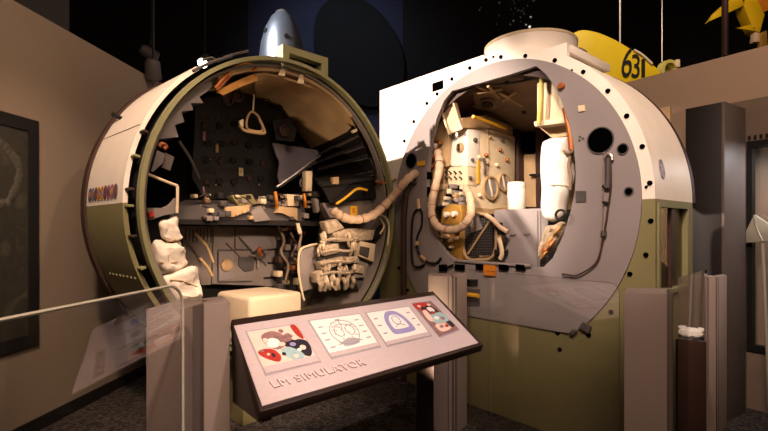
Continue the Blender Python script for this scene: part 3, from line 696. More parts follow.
# docking tunnel on top
s0, y0 = .075*R, .44
tn = mb_('docking_tunnel', MB().lathe([(.385, 0), (.385, .23), (.36, .23), (.36, .0)], (s0, y0, ztab+.012), None, 56), M['white'])
MB().lathe([(.390, .215), (.390, .235), (.355, .235), (.355, .215)], (s0, y0, ztab+.012), None, 56).build('tunnel_rim', M['cream'], tn)
mb_('tunnel_bracket', MB().box(.40*R, .52*R, .30, .42, ztab-.01, ztab+.06, .004), M['midgrey'])
s, z = f2.at(424, 73, .3)
mb_('lifting_eye', MB().tube([(s+.035*math.cos(a), .3, ztop+.06+.05*math.sin(a)) for a in [k*PI/6 for k in range(12)]], .014, 8, closed=True), M['copper'])
mb_('rail_block', MB().box(-.62, -.30, .30, .40, ztop, ztop+.035, .004), M['brown'])
for x in (-.85, -.62): mb_('rail_peg', MB().box(x-.015, x+.015, .2, .23, ztop, ztop+.06, .004), M['cream'])
s, z = f2.at(655, 152, .15); 
q = MB().lathe([(.04, 0), (.04, .006)], m=Matrix.Translation((r1*math.cos(.16), .15, czr+r1*math.sin(.16))) @ Matrix.Rotation(-.16, 4, 'Y') @ Matrix.Rotation(PI/2, 4, 'Y') @ Matrix.Scale(1.6, 4, (1, 0, 0)), n=24)
mb_('agency_roundel', q, mat('roundel', (.22, .23, .34), .6, var=.3, scale=50, c2=(.70, .66, .66)))

# ---- interior of the midsection
zi0 = czr-.80*R
mb_('interior_lining', MB().band(0, czr, .90*R, .94*R, .03, 1.2, 8, 172, 70), M['brown'])
zcf = f2.at(500, 77, .03)[1]; zcb = czr+.66*R
def zc_(t): return zcf+(zcb-zcf)*(t-.03)/1.17
xs0, xs1 = f2.at(446, 92, .03)[0], f2.at(540, 66, .03)[0]
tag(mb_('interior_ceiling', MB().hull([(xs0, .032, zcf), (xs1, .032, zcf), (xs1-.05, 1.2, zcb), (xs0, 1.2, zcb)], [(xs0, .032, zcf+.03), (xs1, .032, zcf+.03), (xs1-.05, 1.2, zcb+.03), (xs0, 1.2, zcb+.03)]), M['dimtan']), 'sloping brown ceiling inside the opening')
def onc(px, py, dz_=0.):           # sight line meets the sloping ceiling
    lo_, hi_ = .03, 1.6
    for _ in range(40):
        t = (lo_+hi_)/2; lo_, hi_ = (t, hi_) if f2.at(px, py, t)[1] < zc_(t)+dz_ else (lo_, t)
    x, z = f2.at(px, py, t); return Vector((x, t, z))
mc = Matrix.Rotation(math.atan2(zcb-zcf, 1.17), 4, 'X')
hc_ = onc(488, 99)
ch = mb_('ceiling_hatch', MB().lathe([(.21, .02), (.21, -.02), (.18, -.028), (.165, -.015), (.07, -.015), (.07, -.045), (.04, -.05)], hc_, mc, 44), M['dimtan'])
MB().lathe([(.055, -.05), (.055, -.06), (.02, -.065)], hc_, mc, 20).build('hatch_hub', M['softblack'], ch)
for q in ((476, 86.5, 495, 93), (478, 93, 503, 89), (499, 92, 522, 106), (503, 101, 516, 92), (488, 86, 500, 98)):
    MB().tube([onc(q[0], q[1], -.045), onc(q[2], q[3], -.045)], .013, 8, sm=False).build('hatch_arm', M['tan'], ch)
mb_('ceiling_conduit', MB().tube([onc(x, y, -.03) for x, y in ((470, 85.5), (490, 85), (512, 83), (538, 78))], .010, 8), M['darkgrey'])
for x, y in ((526, 76.5), (524, 112), (507, 82)):
    mb_('ceiling_fastener', MB().lathe([(.02, .01), (.02, -.02)], onc(x, y), mc, 12), M['darkgrey'])
mb_('interior_floor', MB().box(-.75*R, .75*R, .06, 1.2, zi0+.02, zi0+.05), M['midgrey'])
# left equipment: lit front box and the long cream panel receding inward
eq = thing('x', 'x', 'x') if False else None
sL = f2.at(467, 150, .16)[0]
def sp_(name, pts, x, d, m, b=.004, parent=mod): return MB().prismx(f2.polys(pts, x), x, x-d, b).build(name, m, parent)
lbx = tag(mb_('control_box', MB().prism(f2.poly([(447, 166), (449, 150), (452, 133), (466.8, 128), (467, 166)], .15), .16, .34, .006), M['white']), 'brightly lit white control box')
s, z = f2.at(459.5, 147.5, .14)
MB().lathe([(.045, 0), (.045, .012), (.03, .02)], (s, .155, z), Matrix.Rotation(PI/2, 4, 'X'), 24).build('selector_dial', M['tan'], lbx)
MB().box(s-.008, s+.008, .11, .14, z-.035, z+.03, .004).build('selector_knob', M['brown'], lbx)
s, z = f2.at(455, 139, .15); MB().box(s-.018, s+.018, .15, .158, z-.01, z+.01).build('name_plate', M['ink'], lbx)
s, z = f2.at(447, 160, .15); MB().box(s-.018, s+.012, .145, .158, z-.025, z+.02).build('dark_socket', M['hole'], lbx)
sw = mb_('switch_panel', MB().prism(f2.poly([(444, 167.5), (466.5, 165.5), (467, 185), (443, 185)], .15), .16, .3, .004), M['cream'])
for y in (173.5, 179):
    for x in (446.5, 450.5, 455.5, 461):
        s, z = f2.at(x+rnd.uniform(-.4, .4), y, .14)
        MB().tube([(s, .155, z), (s+.004, .115, z+.018)], .008, 6).build('toggle_switch', M['darkgrey'], sw)
bp = tag(sp_('life_support_panel', [(467.2, 127), (492, 128), (515, 137), (514.5, 207), (492, 209), (467.2, 207)], sL, .05, M['cream']), 'long cream equipment panel with round grilles')
def wheel(px, py, rr):
    t, z = f2.ats(px, py, sL+.01)
    o = MB().lathe([(rr, 0), (rr, .03), (rr*.86, .03), (rr*.84, .008)], (sL, t, z), Matrix.Rotation(PI/2, 4, 'Y'), 30).build('round_grille', M['tan'], bp)
    MB().lathe([(rr*.8, .008), (rr*.8, .016)], (sL, t, z), Matrix.Rotation(PI/2, 4, 'Y'), 26).build('grille_disc', M['grey'], o)
    MB().box(sL+.012, sL+.028, t-rr*.1, t+rr*.1, z-rr*.78, z+rr*.78, .004, Matrix.Translation((0, t, z)) @ Matrix.Rotation(.35, 4, 'X') @ Matrix.Translation((0, -t, -z))).build('grille_bar', M['cream'], o)
wheel(490, 188, .115); wheel(503, 182.5, .088)
t, z = f2.ats(478.5, 172, sL+.01); tag(MB().box(sL, sL+.012, t-.018, t+.018, z-.11, z+.11, .003).build('label_strip', M['yellow'], bp), 'yellow vertical strip')
for x, y in ((479, 157), (486, 155), (487, 163), (484.5, 168), (472, 160), (470, 178), (480, 195), (500, 150), (507, 160), (497, 165), (510, 190), (475, 140), (490, 137), (502, 140)):
    t, z = f2.ats(x, y, sL+.01); w = rnd.uniform(.012, .024)
    MB().lathe([(w, 0), (w, .02), (w*.6, .03)], (sL, t, z), Matrix.Rotation(PI/2, 4, 'Y'), 14).build('panel_knob', M[rnd.choice(['tan', 'copper', 'darkgrey', 'cream'])], bp)
MB().tube([Vector((sL+.03, *f2.ats(x, y, sL+.03))) for x, y in ((484, 158), (485, 166), (484.5, 174))], .012, 6).build('panel_lever', M['darkgrey'], bp)
sp_('panel_seam', [(488.5, 128), (489.3, 128), (489.3, 170), (488.5, 170)], sL+.004, .004, M['tan'], 0)
sp_('panel_base', [(466, 207), (492, 209), (514.5, 206), (514.5, 211), (492, 214), (466, 213)], sL+.02, .06, M['tan'])
sp_('upper_locker', [(462, 118), (486, 115), (513, 126), (513, 136), (490, 127.5), (463, 128)], sL+.02, .06, M['tan'])
# yellow rail running across above the panel
mb_('yellow_rail', MB().tube([Vector((sL+.10, *f2.ats(x, y, sL+.10))) for x, y in ((473, 116.5), (488, 122), (506, 128.5))], .016, 8, sm=False), M['yellow'])
mb_('dark_bracket', MB().tube([f2.p3(x, y, .35) for x, y in ((466, 124), (467, 112), (470, 103), (472, 116), (469, 126))], .02, 8).tube([f2.p3(x, y, .4) for x, y in ((474, 106), (483, 112), (490, 115))], .014, 8), M['brown'])
# leaning tray at the upper left of the opening
tr_ = mb_('side_tray', MB().prism(f2.poly([(441.5, 110), (450.5, 92.5), (453, 95), (461, 128), (458, 131), (449, 133)], .06), .06, .10, .006), M['hose'])
MB().tube([f2.p3(x, y, .05) for x, y in ((441.5, 110), (450.5, 93), (461.5, 129.5), (449, 134))], .012, 6, closed=True, sm=False).build('tray_edge', M['cream'], tr_)
# left jamb of the opening
sJ = f2.at(433, 190, .0)[0]
mb_('jamb_panel', MB().prism(f2.poly([(429, 160), (434, 138), (441, 113), (449, 133), (447, 166), (443, 168), (443, 205), (428, 205)], .10), .10, .14), M['tan'])
s, z = f2.at(435.5, 146.5, .09); mb_('jamb_fitting', MB().lathe([(.03, 0), (.03, .02), (.02, .03)], (s, .09, z), Matrix.Rotation(PI/2, 4, 'X'), 14), M['white'])
for x, y, w in ((433, 157, .025), (437, 150, .018), (432, 166, .02), (440, 143, .016), (436, 140, .012)):
    s, z = f2.at(x, y, .07); mb_('jamb_valve', MB().lathe([(w, 0), (w, .04), (w*.6, .05)], (s, .09, z), Matrix.Rotation(PI/2, 4, 'X'), 14), M['copper'])
# brass unit below the hose
br = mb_('brass_unit', MB().prism(f2.poly([(440, 224), (442, 210), (448, 204), (460, 205), (462, 214), (461, 226)], .02), .02, .12, .012), M['brass'])
for x, y in ((446.5, 214.5), (454, 214)):
    s, z = f2.at(x, y, .0); MB().lathe([(.026, 0), (.026, .035), (.012, .04)], (s, .02, z), Matrix.Rotation(PI/2, 4, 'X'), 18).build('white_knob', M['white'], br)
mb_('brass_skirt', MB().prism(f2.poly([(440, 232), (461, 228), (462, 262), (455, 261), (444, 245)], .06), .06, .14, .006), M['brass'])
for k in range(16):
    x, y = rnd.uniform(440, 464), rnd.uniform(186, 205); s, z = f2.at(x, y, .12); w = rnd.uniform(.014, .03)
    mb_('valve_block', MB().box(s-w, s+w, .08, .16, z-w, z+w, .006), M[rnd.choice(['tan', 'cream', 'softblack', 'midgrey', 'brown'])])
for k in range(9):
    x, y = rnd.uniform(442, 460), rnd.uniform(229, 250); s, z = f2.at(x, y, .04); w = rnd.uniform(.010, .022)
    mb_('valve_fitting', MB().lathe([(w, 0), (w, .04), (w*.5, .05)], (s, .06, z), Matrix.Rotation(PI/2, 4, 'X'), 12), M[rnd.choice(['white', 'softblack', 'darkgrey', 'cream'])])
# mesh screen with a rounded frame and a diagonal bar
sc_ = mb_('screen', MB().prism(f2.poly([(462, 218), (492, 216), (493, 255), (463, 256)], .12), .12, .15), M['panelblack'])
g = MB()
for k in range(13):
    x = 463+k*2.4; A, B = f2.p3(x, 218, .115), f2.p3(x, 255, .115); g.tube([A, B], .0035, 4, sm=False)
for k in range(14):
    y = 219+k*2.7; A, B = f2.p3(463, y, .115), f2.p3(492, y, .115); g.tube([A, B], .0035, 4, sm=False)
g.build('screen_mesh', M['darkgrey'], sc_)
MB().tube([f2.p3(468, 254, .10), f2.p3(491, 219, .10)], .010, 6, sm=False).build('diagonal_bar', M['tan'], sc_)
MB().tube([f2.p3(x, y, .09) for x, y in ((463, 225), (463, 245), (467, 258), (478, 260), (491, 258), (496, 246), (496, 228), (490, 217), (476, 213), (466, 215))], .014, 8, closed=True).build('screen_frame', M['tan'], sc_)
MB().prism(f2.poly([(470, 217), (478, 217), (482, 229), (471, 233)], .10), .10, .118, .004).build('screen_patch', M['midgrey'], sc_)
for k in range(12):
    x, y = rnd.uniform(494, 504), rnd.uniform(220, 258); s, z = f2.at(x, y, .06); w = rnd.uniform(.012, .026)
    mb_('pipe_fitting', MB().box(s-w, s+w, .05, .12, z-w, z+w, .006), M[rnd.choice(['brown', 'tan', 'softblack', 'cream', 'mauve'])])
mb_('pipe_arm', MB().tube([f2.p3(x, y, .04) for x, y in ((486, 215), (493, 220), (500, 227), (508, 232))], .02, 8), M['hose'])
mb_('pipe_arm', MB().tube([f2.p3(x, y, .04) for x, y in ((499, 238), (501, 246), (502, 254), (500, 259))], .018, 8), M['cream'])
# grey step locker on which the canister stands
xL, xR = f2.at(494, 240, .14)[0], f2.at(548, 240, .14)[0]; zT = f2.at(520, 209, .14)[1]
lk = tag(mb_('step_locker', MB().box(xL, xR, .14, .75, zi0+.05, zT, .006), M['grey']), 'plain grey step inside the opening')
for x in (537.5, 540.5): 
    s, _ = f2.at(x, 240, .138); MB().box(s-.003, s+.003, .134, .139, zi0+.08, zT-.02).build('locker_seam', M['midgrey'], lk)
for x, y in ((513, 234.5), (527, 234)):
    s, z = f2.at(x, y, .135); MB().box(s-.025, s+.025, .125, .139, z-.008, z+.008, .003).build('locker_latch', M['midgrey'], lk)
# back wall features
def bk(name, pts, m, t=1.12, d=.08): return mb_(name, MB().prism(f2.poly(pts, t), t, t+d, .004), m)
bk('rear_recess', [(518, 133), (533, 133), (533, 152), (518, 150)], M['hole'], 1.0, .1)
bk('rear_panel', [(519, 155), (535, 154), (536, 207), (519, 207)], M['tan'], 1.05, .06)
bk('rear_column', [(535, 100), (544, 98), (544, 208), (536, 208)], M['brown'], 1.0, .1)
bk('rear_column', [(511, 120), (518, 122), (519, 206), (512, 206)], M['brown'], .95, .1)
bk('rear_shelf', [(529, 174), (542, 173), (542, 176), (529, 176)], M['softblack'], .98, .05)
# upper right: paper-thin cream slats on a bracket with a pale pole
ub = mb_('slat_bracket', MB().prism(f2.poly([(535, 122), (566, 118), (567, 123), (536, 127)], .12), .10, .34, .004), M['cream'])
for x0, y0_, x1, y1_ in ((538.5, 84, 541, 122), (545, 83, 549, 120), (551, 80, 560, 119), (560, 92, 566, 119)):
    MB().prism(f2.poly([(x0, y0_), (x1, y0_-1), (x1+1.5, y1_), (x0, y1_+1)], .15), .13, .30, .003).build('slat', M['cream'], ub)
tag(MB().tube([f2.p3(541.5, 72, .08), f2.p3(540.6, 100, .08), f2.p3(538.5, 124, .08)], .016, 8).build('pole', M['pole'], ub), 'pale yellow pole')
mb_('slat_underside', MB().prism(f2.poly([(540, 128), (567, 124), (567, 136), (552, 138)], .2), .2, .4), M['tan'])
mb_('copper_strip', MB().tube([f2.p3(x, y, .03) for x, y in ((565, 108), (568, 120), (571, 136), (572, 150))], .024, 8), M['copper'])
mb_('jamb_wires', MB().tube([f2.p3(x, y, .04) for x, y in ((572, 150), (569, 164), (571, 178), (570, 190))], .012, 6).tube([f2.p3(x, y, .02) for x, y in ((563, 151), (569, 153), (574, 150))], .012, 6), M['cabletan'])

# ---- things held by the midsection
o = thing('canister', 'white cylindrical canister standing on the grey step inside the opening', 'canister', FR.m @ Vector((f2.at(516.5, 209, .26)[0], .26, zT)), FR.yaw)
zz = f2.at(516.5, 182.5, .26)[1]-zT
MB().lathe([(.070, 0), (.074, .008), (.074, zz-.05), (.071, zz-.045)], n=36).build('canister_body', M['white'], o)
MB().lathe([(.074, zz-.043), (.075, zz-.01), (.070, zz), (.03, zz+.002)], n=36).build('canister_lid', M['white'], o)
puff('white_stowage_bag', 'tall bright white fabric bag hanging at the right edge of the opening', 'bag', FR,
     [(544.5, 147), (549, 141), (558, 138), (569, 136), (572, 146), (572, 168), (571, 188), (567, 204), (563, 217), (555, 222), (547, 220), (544, 210), (545, 190), (543.5, 170)], .10, .10, M['suit'], seed=5, wr=.028,
     straps=(([(544.5, 186, .5), (556, 185, 1.), (571, 186, .5)], M['cream'], .005),))
o = thing('equipment_harness', 'bundle of gold and cream harness webbing below the white bag', 'harness', FR.m @ Vector((f2.at(550, 257, .0)[0], .03, f2.at(550, 257, 0)[1])), FR.yaw)
def hp_(name, mb, m): mb.bm.transform(FR.m); return mb.build(name, m, o, world=True)
hp_('harness_body', MB().puffy(f2.poly([(546, 228), (552, 226), (562, 222), (566, 230), (560, 240), (552, 252), (541, 258), (539, 252), (543, 240)], .03), .03, .05, seed=8, wr=.03, sc=16), M['net'])
for k in range(9):
    x = 543+rnd.uniform(0, 14); y = 252-(x-543)*1.6+rnd.uniform(-3, 5)
    hp_('webbing_strap', MB().tube([f2.p3(x-3, y+4, -.02), f2.p3(x, y, -.045), f2.p3(x+4, y-5, -.02)], rnd.uniform(.008, .016), 6), M[rnd.choice(['gold', 'cream', 'copper', 'net'])])
hp_('ring_buckle', MB().tube([f2.p3(561+5.2*math.cos(a), 215+5*math.sin(a), -.05) for a in [k*PI/6 for k in range(12)]], .009, 6, closed=True), M['cable'])

# hoses and cables
def rib(i): return 1.0+(.10 if i % 4 < 2 else -.04)
ho = thing('suit_hose', 'beige ribbed hose hanging in a U at the left of the opening', 'hose', FR.m @ f2.p3(452, 232, -.05), FR.yaw)
path = [f2.p3(x, y, t) for x, y, t in ((437.5, 152, .04), (439.5, 162, .0), (438.5, 174, -.04), (434.5, 190, -.06), (431.5, 205, -.07), (432.5, 218, -.08), (438, 226.5, -.09), (447, 230, -.09), (456, 229.5, -.09), (465, 224, -.08), (470.5, 215, -.06), (471, 205, -.03), (469, 195, .02), (466, 189, .08))]
q = MB().tube(path, .034, 14, 6, rfun=rib); q.bm.transform(FR.m); q.build('hose_body', M['hose'], ho, world=True)
for i in (1, 3, 4, 5, 7, 9, 10, 12):
    a_, b_ = path[i], path[i].lerp(path[i+1], .06); q = MB().tube([a_, b_], .0375, 14, sm=False); q.bm.transform(FR.m); q.build('hose_band', M['hosered'], ho, world=True)
ho = thing('oxygen_hose', 'long beige ribbed hose bridging the two simulator halves', 'hose', FL.m @ f.p3(360, 220, .05), 0)
P0 = [FL.m @ f.p3(x, y, t) for x, y, t in ((334, 211, .12), (341, 216, .06), (350, 219, .03), (361, 219, .0), (372, 215.5, -.03), (382, 208, -.06), (391, 199, -.07))]
P1 = [FR.m @ f2.p3(x, y, t) for x, y, t in ((400, 188, -.17), (408, 179, -.13), (416, 173, -.02))]
path = P0+P1
MB().tube(path, .038, 14, 6, rfun=rib).build('hose_body', M['hose'], ho, world=True)
for i in (1, 3, 5, 6, 7):
    MB().tube([path[i], path[i].lerp(path[i+1], .05)], .0415, 14, sm=False).build('hose_band', M['hosered'], ho, world=True)
cb = thing('black_cable', 'black looped cable on the grey bulkhead left of the opening', 'cable', FR.m @ f2.p3(425, 270, -.04), FR.yaw)
def cbp(name, pts, r, m, o_, fr=f2, t=-.035):
    q = MB().tube([fr.p3(x, y, t) for x, y in pts], r, 8); q.bm.transform(fr.m); return q.build(name, m, o_, world=True)
cbp('cable_run', ((419, 208), (414, 213), (412, 225), (411.5, 243), (412, 258), (414, 266), (419, 267), (424, 265)), .011, M['cable'], cb)
cbp('cable_loop', ((419, 208), (422, 213), (421.5, 226), (417.5, 236), (417, 246), (420, 255), (427, 262), (436, 263), (441, 258)), .010, M['cable'], cb)
cbp('connector', ((418, 199), (418.5, 205), (419, 209)), .016, M['hose'], cb)
cbp('connector', ((417, 241), (417.2, 245)), .022, M['tan'], cb)
cbp('connector', ((421, 256), (426, 260.5)), .018, M['tan'], cb)
cb = thing('drop_cable', 'thin cable hanging down the right of the grey bulkhead from a grey sleeve', 'cable', FR.m @ f2.p3(590, 276, -.03), FR.yaw)
cbp('cable_run', ((604, 152), (603.5, 165), (603.3, 186), (603, 200), (602.3, 220), (601, 236), (600, 250)), .005, M['cabletan'], cb)
cbp('cable_run', ((610, 156), (611, 175), (610.5, 190), (608, 208), (605, 228), (602, 244), (598.5, 258), (594, 265), (586, 271), (576, 275.5), (569, 275), (562, 274)), .006, M['brown'], cb)
cbp('sleeve', ((608, 158), (608, 172), (607.5, 188)), .019, M['darkgrey'], cb)
cbp('hook', ((604.5, 158), (606, 154), (611, 155), (612.5, 160)), .009, M['metal'], cb)
cbp('connector', ((604, 231), (603, 236)), .02, M['darkgrey'], cb)
cbp('connector', ((604, 185), (605.5, 187)), .018, M['cable'], cb)
cbp('cable_clip', ((602.5, 202), (609.5, 203)), .008, M['cable'], cb)
cb = thing('conduit', 'brown upright conduit pipe between the two simulator halves', 'pipe', FR.m @ Vector((f2.at(405, 290, -.05)[0], -.05, 0)), FR.yaw)
cx_ = f2.at(404.5, 250, -.05)[0]
q = MB().tube([(cx_+.02, -.05, 1.85), (cx_, -.06, 1.6), (cx_, -.06, 0.0)], .028, 10, sm=False); q.bm.transform(FR.m); q.build('pipe', M['brown'], cb, world=True)
q = MB().tube([(cx_+.02, -.05, 1.84), (cx_+.05, -.04, 1.92), (cx_+.13, -.03, 1.97)], .03, 10); q.bm.transform(FR.m); q.build('pipe_elbow', M['darkgrey'], cb, world=True)
q = MB().box(cx_-.05, cx_+.05, -.10, -.02, 0, .02, .004); q.bm.transform(FR.m); q.build('pipe_foot', M['darkgrey'], cb, world=True)
cb = thing('plug_box', 'small black plug on the bulkhead below the hose', 'plug', FR.m @ f2.p3(444, 271, -.03), FR.yaw)
q = MB().prism(f2.poly([(439.5, 264.5), (446, 264.5), (446.5, 271.5), (440, 271)], -.03), -.045, -.014, .005); q.bm.transform(FR.m); q.build('plug_body', M['hole'], cb, world=True)
cbp('plug_tail', ((445, 267), (449, 266.5), (453, 265)), .010, M['cable'], cb)

# ================================================================== BARRIER POSTS, GLASS AND READING RAIL
ZP = 1.16
def postbox(mb, c, z1=ZP, z0=0):
    mb.hull([(x, y, z0) for x, y in c], [(x, y, z1) for x, y in c], .004); return mb
def tp(px, py): p = WZ(px, py, ZP); return (p.x, p.y)
lp_ = thing('barrier_post', 'grey barrier post at the left end of the reading rail', 'post', (*tp(190, 304), 0), 0, 'grey barrier posts')
A, B, C_, D = tp(146, 309), tp(180, 309.5), tp(183, 300.5), tp(164, 301)
postbox(MB(), [A, B, (B[0]+.03, B[1]+.26), (A[0]+.03, A[1]+.30)]).build('post_panel', M['post'], lp_, world=True)
E1, E2, E3 = tp(204, 305), tp(230, 302), tp(215, 297)
postbox(MB(), [E1, E2, (E2[0]-.10, E2[1]+.20), (E1[0]-.10, E1[1]+.20)]).build('post_panel', M['post'], lp_, world=True)
postbox(MB(), [(B[0]+.01, B[1]+.10), (E1[0], E1[1]+.06), (E1[0]-.05, E1[1]+.19), (B[0]+.03, B[1]+.24)], ZP-.002).build('post_core', M['postdark'], lp_, world=True)
cp = thing('barrier_post', 'grey barrier post at the far end of the reading rail, between the two halves', 'post', (*tp(447, 276), 0), 0, 'grey barrier posts')
A, B, C_ = tp(428, 275.3), tp(452, 276.5), tp(467, 274.6)
postbox(MB(), [A, B, (B[0]+.02, B[1]+.22), (A[0]+.03, A[1]+.22)]).build('post_panel', M['post'], cp, world=True)
postbox(MB(), [(B[0]+.012, B[1]+.0), C_, (C_[0]+.025, C_[1]+.20), (B[0]+.03, B[1]+.22)]).build('post_panel', M['post'], cp, world=True)
postbox(MB(), [(B[0]-.03, B[1]+.012), (B[0]+.04, B[1]+.012), (B[0]+.05, B[1]+.2), (B[0]-.0, B[1]+.2)], ZP-.004).build('post_core', M['postdark'], cp, world=True)
rp_ = thing('barrier_post', 'wide grey barrier post at the right front of the midsection', 'post', (*tp(650, 292), 0), 0, 'grey barrier posts')
A, B, C_ = tp(624, 292.5), tp(667, 293.5), tp(680, 290)
postbox(MB(), [A, B, (B[0]+.13, B[1]+.22), (A[0]+.13, A[1]+.22)]).build('post_panel', M['post'], rp_, world=True)
postbox(MB(), [(B[0]+.004, B[1]+.012), (B[0]+.03, B[1]), (B[0]+.17, B[1]+.22), (B[0]+.14, B[1]+.23)], ZP-.003).build('post_core', M['postdark'], rp_, world=True)
fp = thing('barrier_post', 'farthest grey barrier post beside the dark pillar', 'post', (*tp(712, 275), 0), 0, 'grey barrier posts')
A, B, C_ = tp(690, 276), tp(716, 276.5), tp(727, 275)
postbox(MB(), [A, B, (B[0]+.03, B[1]+.08), (A[0]+.03, A[1]+.08)]).build('post_panel', M['post'], fp, world=True)
postbox(MB(), [(B[0]+.008, B[1]+.0), C_, (C_[0]+.02, C_[1]+.07), (B[0]+.035, B[1]+.08)]).build('post_panel', M['post'], fp, world=True)
postbox(MB(), [(B[0]-.02, B[1]+.012), (B[0]+.03, B[1]+.012), (B[0]+.05, B[1]+.07), (B[0]+.0, B[1]+.07)], ZP-.003).build('post_core', M['postdark'], fp, world=True)

def glass_pane(name, label, p0, p1, z0, z1, corner=.10, th=.012, em='glassedge'):
    p0, p1 = Vector((*p0, 0)), Vector((*p1, 0)); L = (p1-p0).length; d = (p1-p0).normalized()
    mw = Matrix.Translation((p0.x, p0.y, z0)) @ Matrix.Rotation(math.atan2(d.y, d.x), 4, 'Z')
    o = thing(name, label, 'glass barrier', mw=mw)
    H = z1-z0; cr = [(L-corner+corner*math.sin(a), H-corner+corner*math.cos(a)) for a in [k*PI/16 for k in range(9)]]
    poly = [(0, 0), (0, H)]+cr+[(L, 0)]
    m_ = MB(); vs = [m_.bm.verts.new((x, 0, z)) for x, z in poly]; m_.bm.faces.new(vs); m_.build('pane', M['glass'], o, smooth=False)
    m_ = MB(); top = [(0, H)]+cr+[(L, 0)]
    m_.tube([(x, 0, z) for x, z in top], th*.5, 6, sm=False); m_.build('pane_edge', M[em], o)
    return o
d0 = 1.95
zg = EYE-54.4/F*d0
G1 = ((183-CX)/F*d0*1.0, d0); 
f0 = (EYE-zg)*F/91; G0 = ((0-CX)/F*f0, f0); gd = Vector((G0[0]-G1[0], G0[1]-G1[1])).normalized()
G0b = (G1[0]+gd.x*1.35, G1[1]+gd.y*1.35)
glass_pane('glass_barrier', 'clear glass barrier pane on the left with a bright top edge', G0b, G1, .02, zg)
ga = tp(467, 275); gb = tp(625, 292)
glass_pane('glass_barrier', 'clear glass barrier pane before the olive face of the midsection', (ga[0]+.02, ga[1]+.05), (gb[0]-.005, gb[1]+.05), .02, 1.20, .06, .003, 'postdark')
ga = tp(682, 290.5); gb = tp(703, 277)
glass_pane('glass_barrier', 'clear glass barrier pane between the two right posts', (ga[0]+.04, ga[1]+.10), (gb[0]+.02, gb[1]-.02), .30, 1.22, .02, .003, 'postdark')
pz = W(691, 335, 3.0)
pp = thing('paper_scrap', 'crumpled white paper on the narrow plinth between the two right posts', 'paper', pz)
m_ = MB(); m_.puffy([(-.06, -.01), (-.02, .035), (.03, .03), (.07, .045), (.075, .0), (.03, -.02)], 0, .03, seed=11, wr=.03, sc=20); m_.build('crumpled_sheet', M['paper'], pp)
lg = MB().box(pz.x-.07, pz.x+.08, pz.y-.03, pz.y+.05, 0, pz.z-.035, .004)
tag(lg.build('low_plinth', M['brown']), 'narrow dark plinth under the crumpled white paper', 'plinth')

# reading rail
zA = 1.071; zF = .845
A = WZ(231.6, 318.7, zA); B = WZ(433.2, 290.5, zA)
n_ = None
Af = WZ(261.5, 407.0, zF); Bf = WZ(479, 343.3, zF)
e1 = (B-A).normalized(); nn = (B-A).cross(Af-A).normalized()
if nn.z < 0: nn = -nn
e2 = nn.cross(e1)           # in-plane, perpendicular to e1
if e2.dot(Af-A) > 0: e2 = -e2   # e2 points up the slope (away from the reader)
mw = Matrix((( e1.x, e2.x, nn.x, A.x), (e1.y, e2.y, nn.y, A.y), (e1.z, e2.z, nn.z, A.z), (0, 0, 0, 1)))
base = mw.copy()
rail = thing('reading_rail', 'tilted bronze-framed reading rail titled LM SIMULATOR with four pictures', 'sign', mw=base)
inv = mw.inverted()
def q2(px, py): p = inv @ WP(px, py, A, nn); return (p.x, p.y)
def slab(poly, z0, z1, bev=0): return MB().hull([(x, y, z0) for x, y in poly], [(x, y, z1) for x, y in poly], bev)
outl = [q2(231.6, 318.7), q2(433.2, 290.5), q2(484, 343.8), q2(260.4, 411)]
slab(outl, -.05, -.004, .004).build('rail_frame', M['railframe'], rail)
face = [q2(234, 325.7), q2(434.5, 295.2), q2(478.4, 343.0), q2(262.2, 406.0)]
slab(face, -.003, .0005).build('rail_face', M['railface'], rail)
# side wedge below the slab at the left end and a rear beam
wl = [inv @ Vector((p.x, p.y, p.z)) for p in (A, Af)]
lo = Vector((A.x, A.y, A.z-.30)); 
m_ = MB(); off = (B-A).normalized()*.03
pts = [A-nn*.05, Af-nn*.05, Vector((Af.x, Af.y, Af.z-.07)), Vector((A.x, A.y, A.z-.41))]
m_.hull([p+off*.2 for p in pts], [p+off*1.6 for p in pts]); m_.build('end_bracket', M['railframe'], rail, world=True)
m_ = MB(); bk0 = [A.lerp(B, .02), A.lerp(B, .98)]
dn = Vector((0, 0, -.18)); bw = (Af-A)*.12
m_.hull([bk0[0]-nn*.06, bk0[1]-nn*.06, bk0[1]-nn*.06+bw, bk0[0]-nn*.06+bw], [p+dn for p in (bk0[0]-nn*.06, bk0[1]-nn*.06, bk0[1]-nn*.06+bw, bk0[0]-nn*.06+bw)]); m_.build('rear_beam', M['railframe'], rail, world=True)
leg0 = A.lerp(B, .955)-nn*.06
MB().box(leg0.x-.06, leg0.x+.06, leg0.y-.05, leg0.y+.07, 0, leg0.z-.02, .004).build('leg', M['railframe'], rail, world=True)
def picture(corners, m, lab):
    c = [q2(*p) for p in corners]
    cx0 = sum(p[0] for p in c)/4; cy0 = sum(p[1] for p in c)/4
    big = [(cx0+(x-cx0)*1.05, cy0+(y-cy0)*1.06) for x, y in c]
    fr_ = slab(big, .0006, .0014).build('picture_border', M['ink'], rail, smooth=False); fr_['label'] = lab
    slab(c, .0015, .003).build('picture_print', m, fr_, smooth=False)
    def loc(u, v):       # bilinear on the print
        a, b, c2_, d_ = [Vector((p[0], p[1], 0)) for p in c]
        return a.lerp(b, u).lerp(d_.lerp(c2_, u), v)
    return fr_, loc
def blob(parent, loc, pts, m, z=.0032, name='print_shape'):
    ps = [loc(u, v) for u, v in pts]
    ps = smooth_path(ps, 4, True) if name == 'print_shape' else ps
    MB().hull([(p.x, p.y, z) for p in ps], [(p.x, p.y, z+.0006) for p in ps]).build(name, m, parent, smooth=False)
def line(parent, loc, pts, m, w=.0025, z=.0035, closed=False, name='print_line'):
    MB().tube([loc(u, v)+Vector((0, 0, z)) for u, v in pts], w, 5, 4, closed).build(name, m, parent)
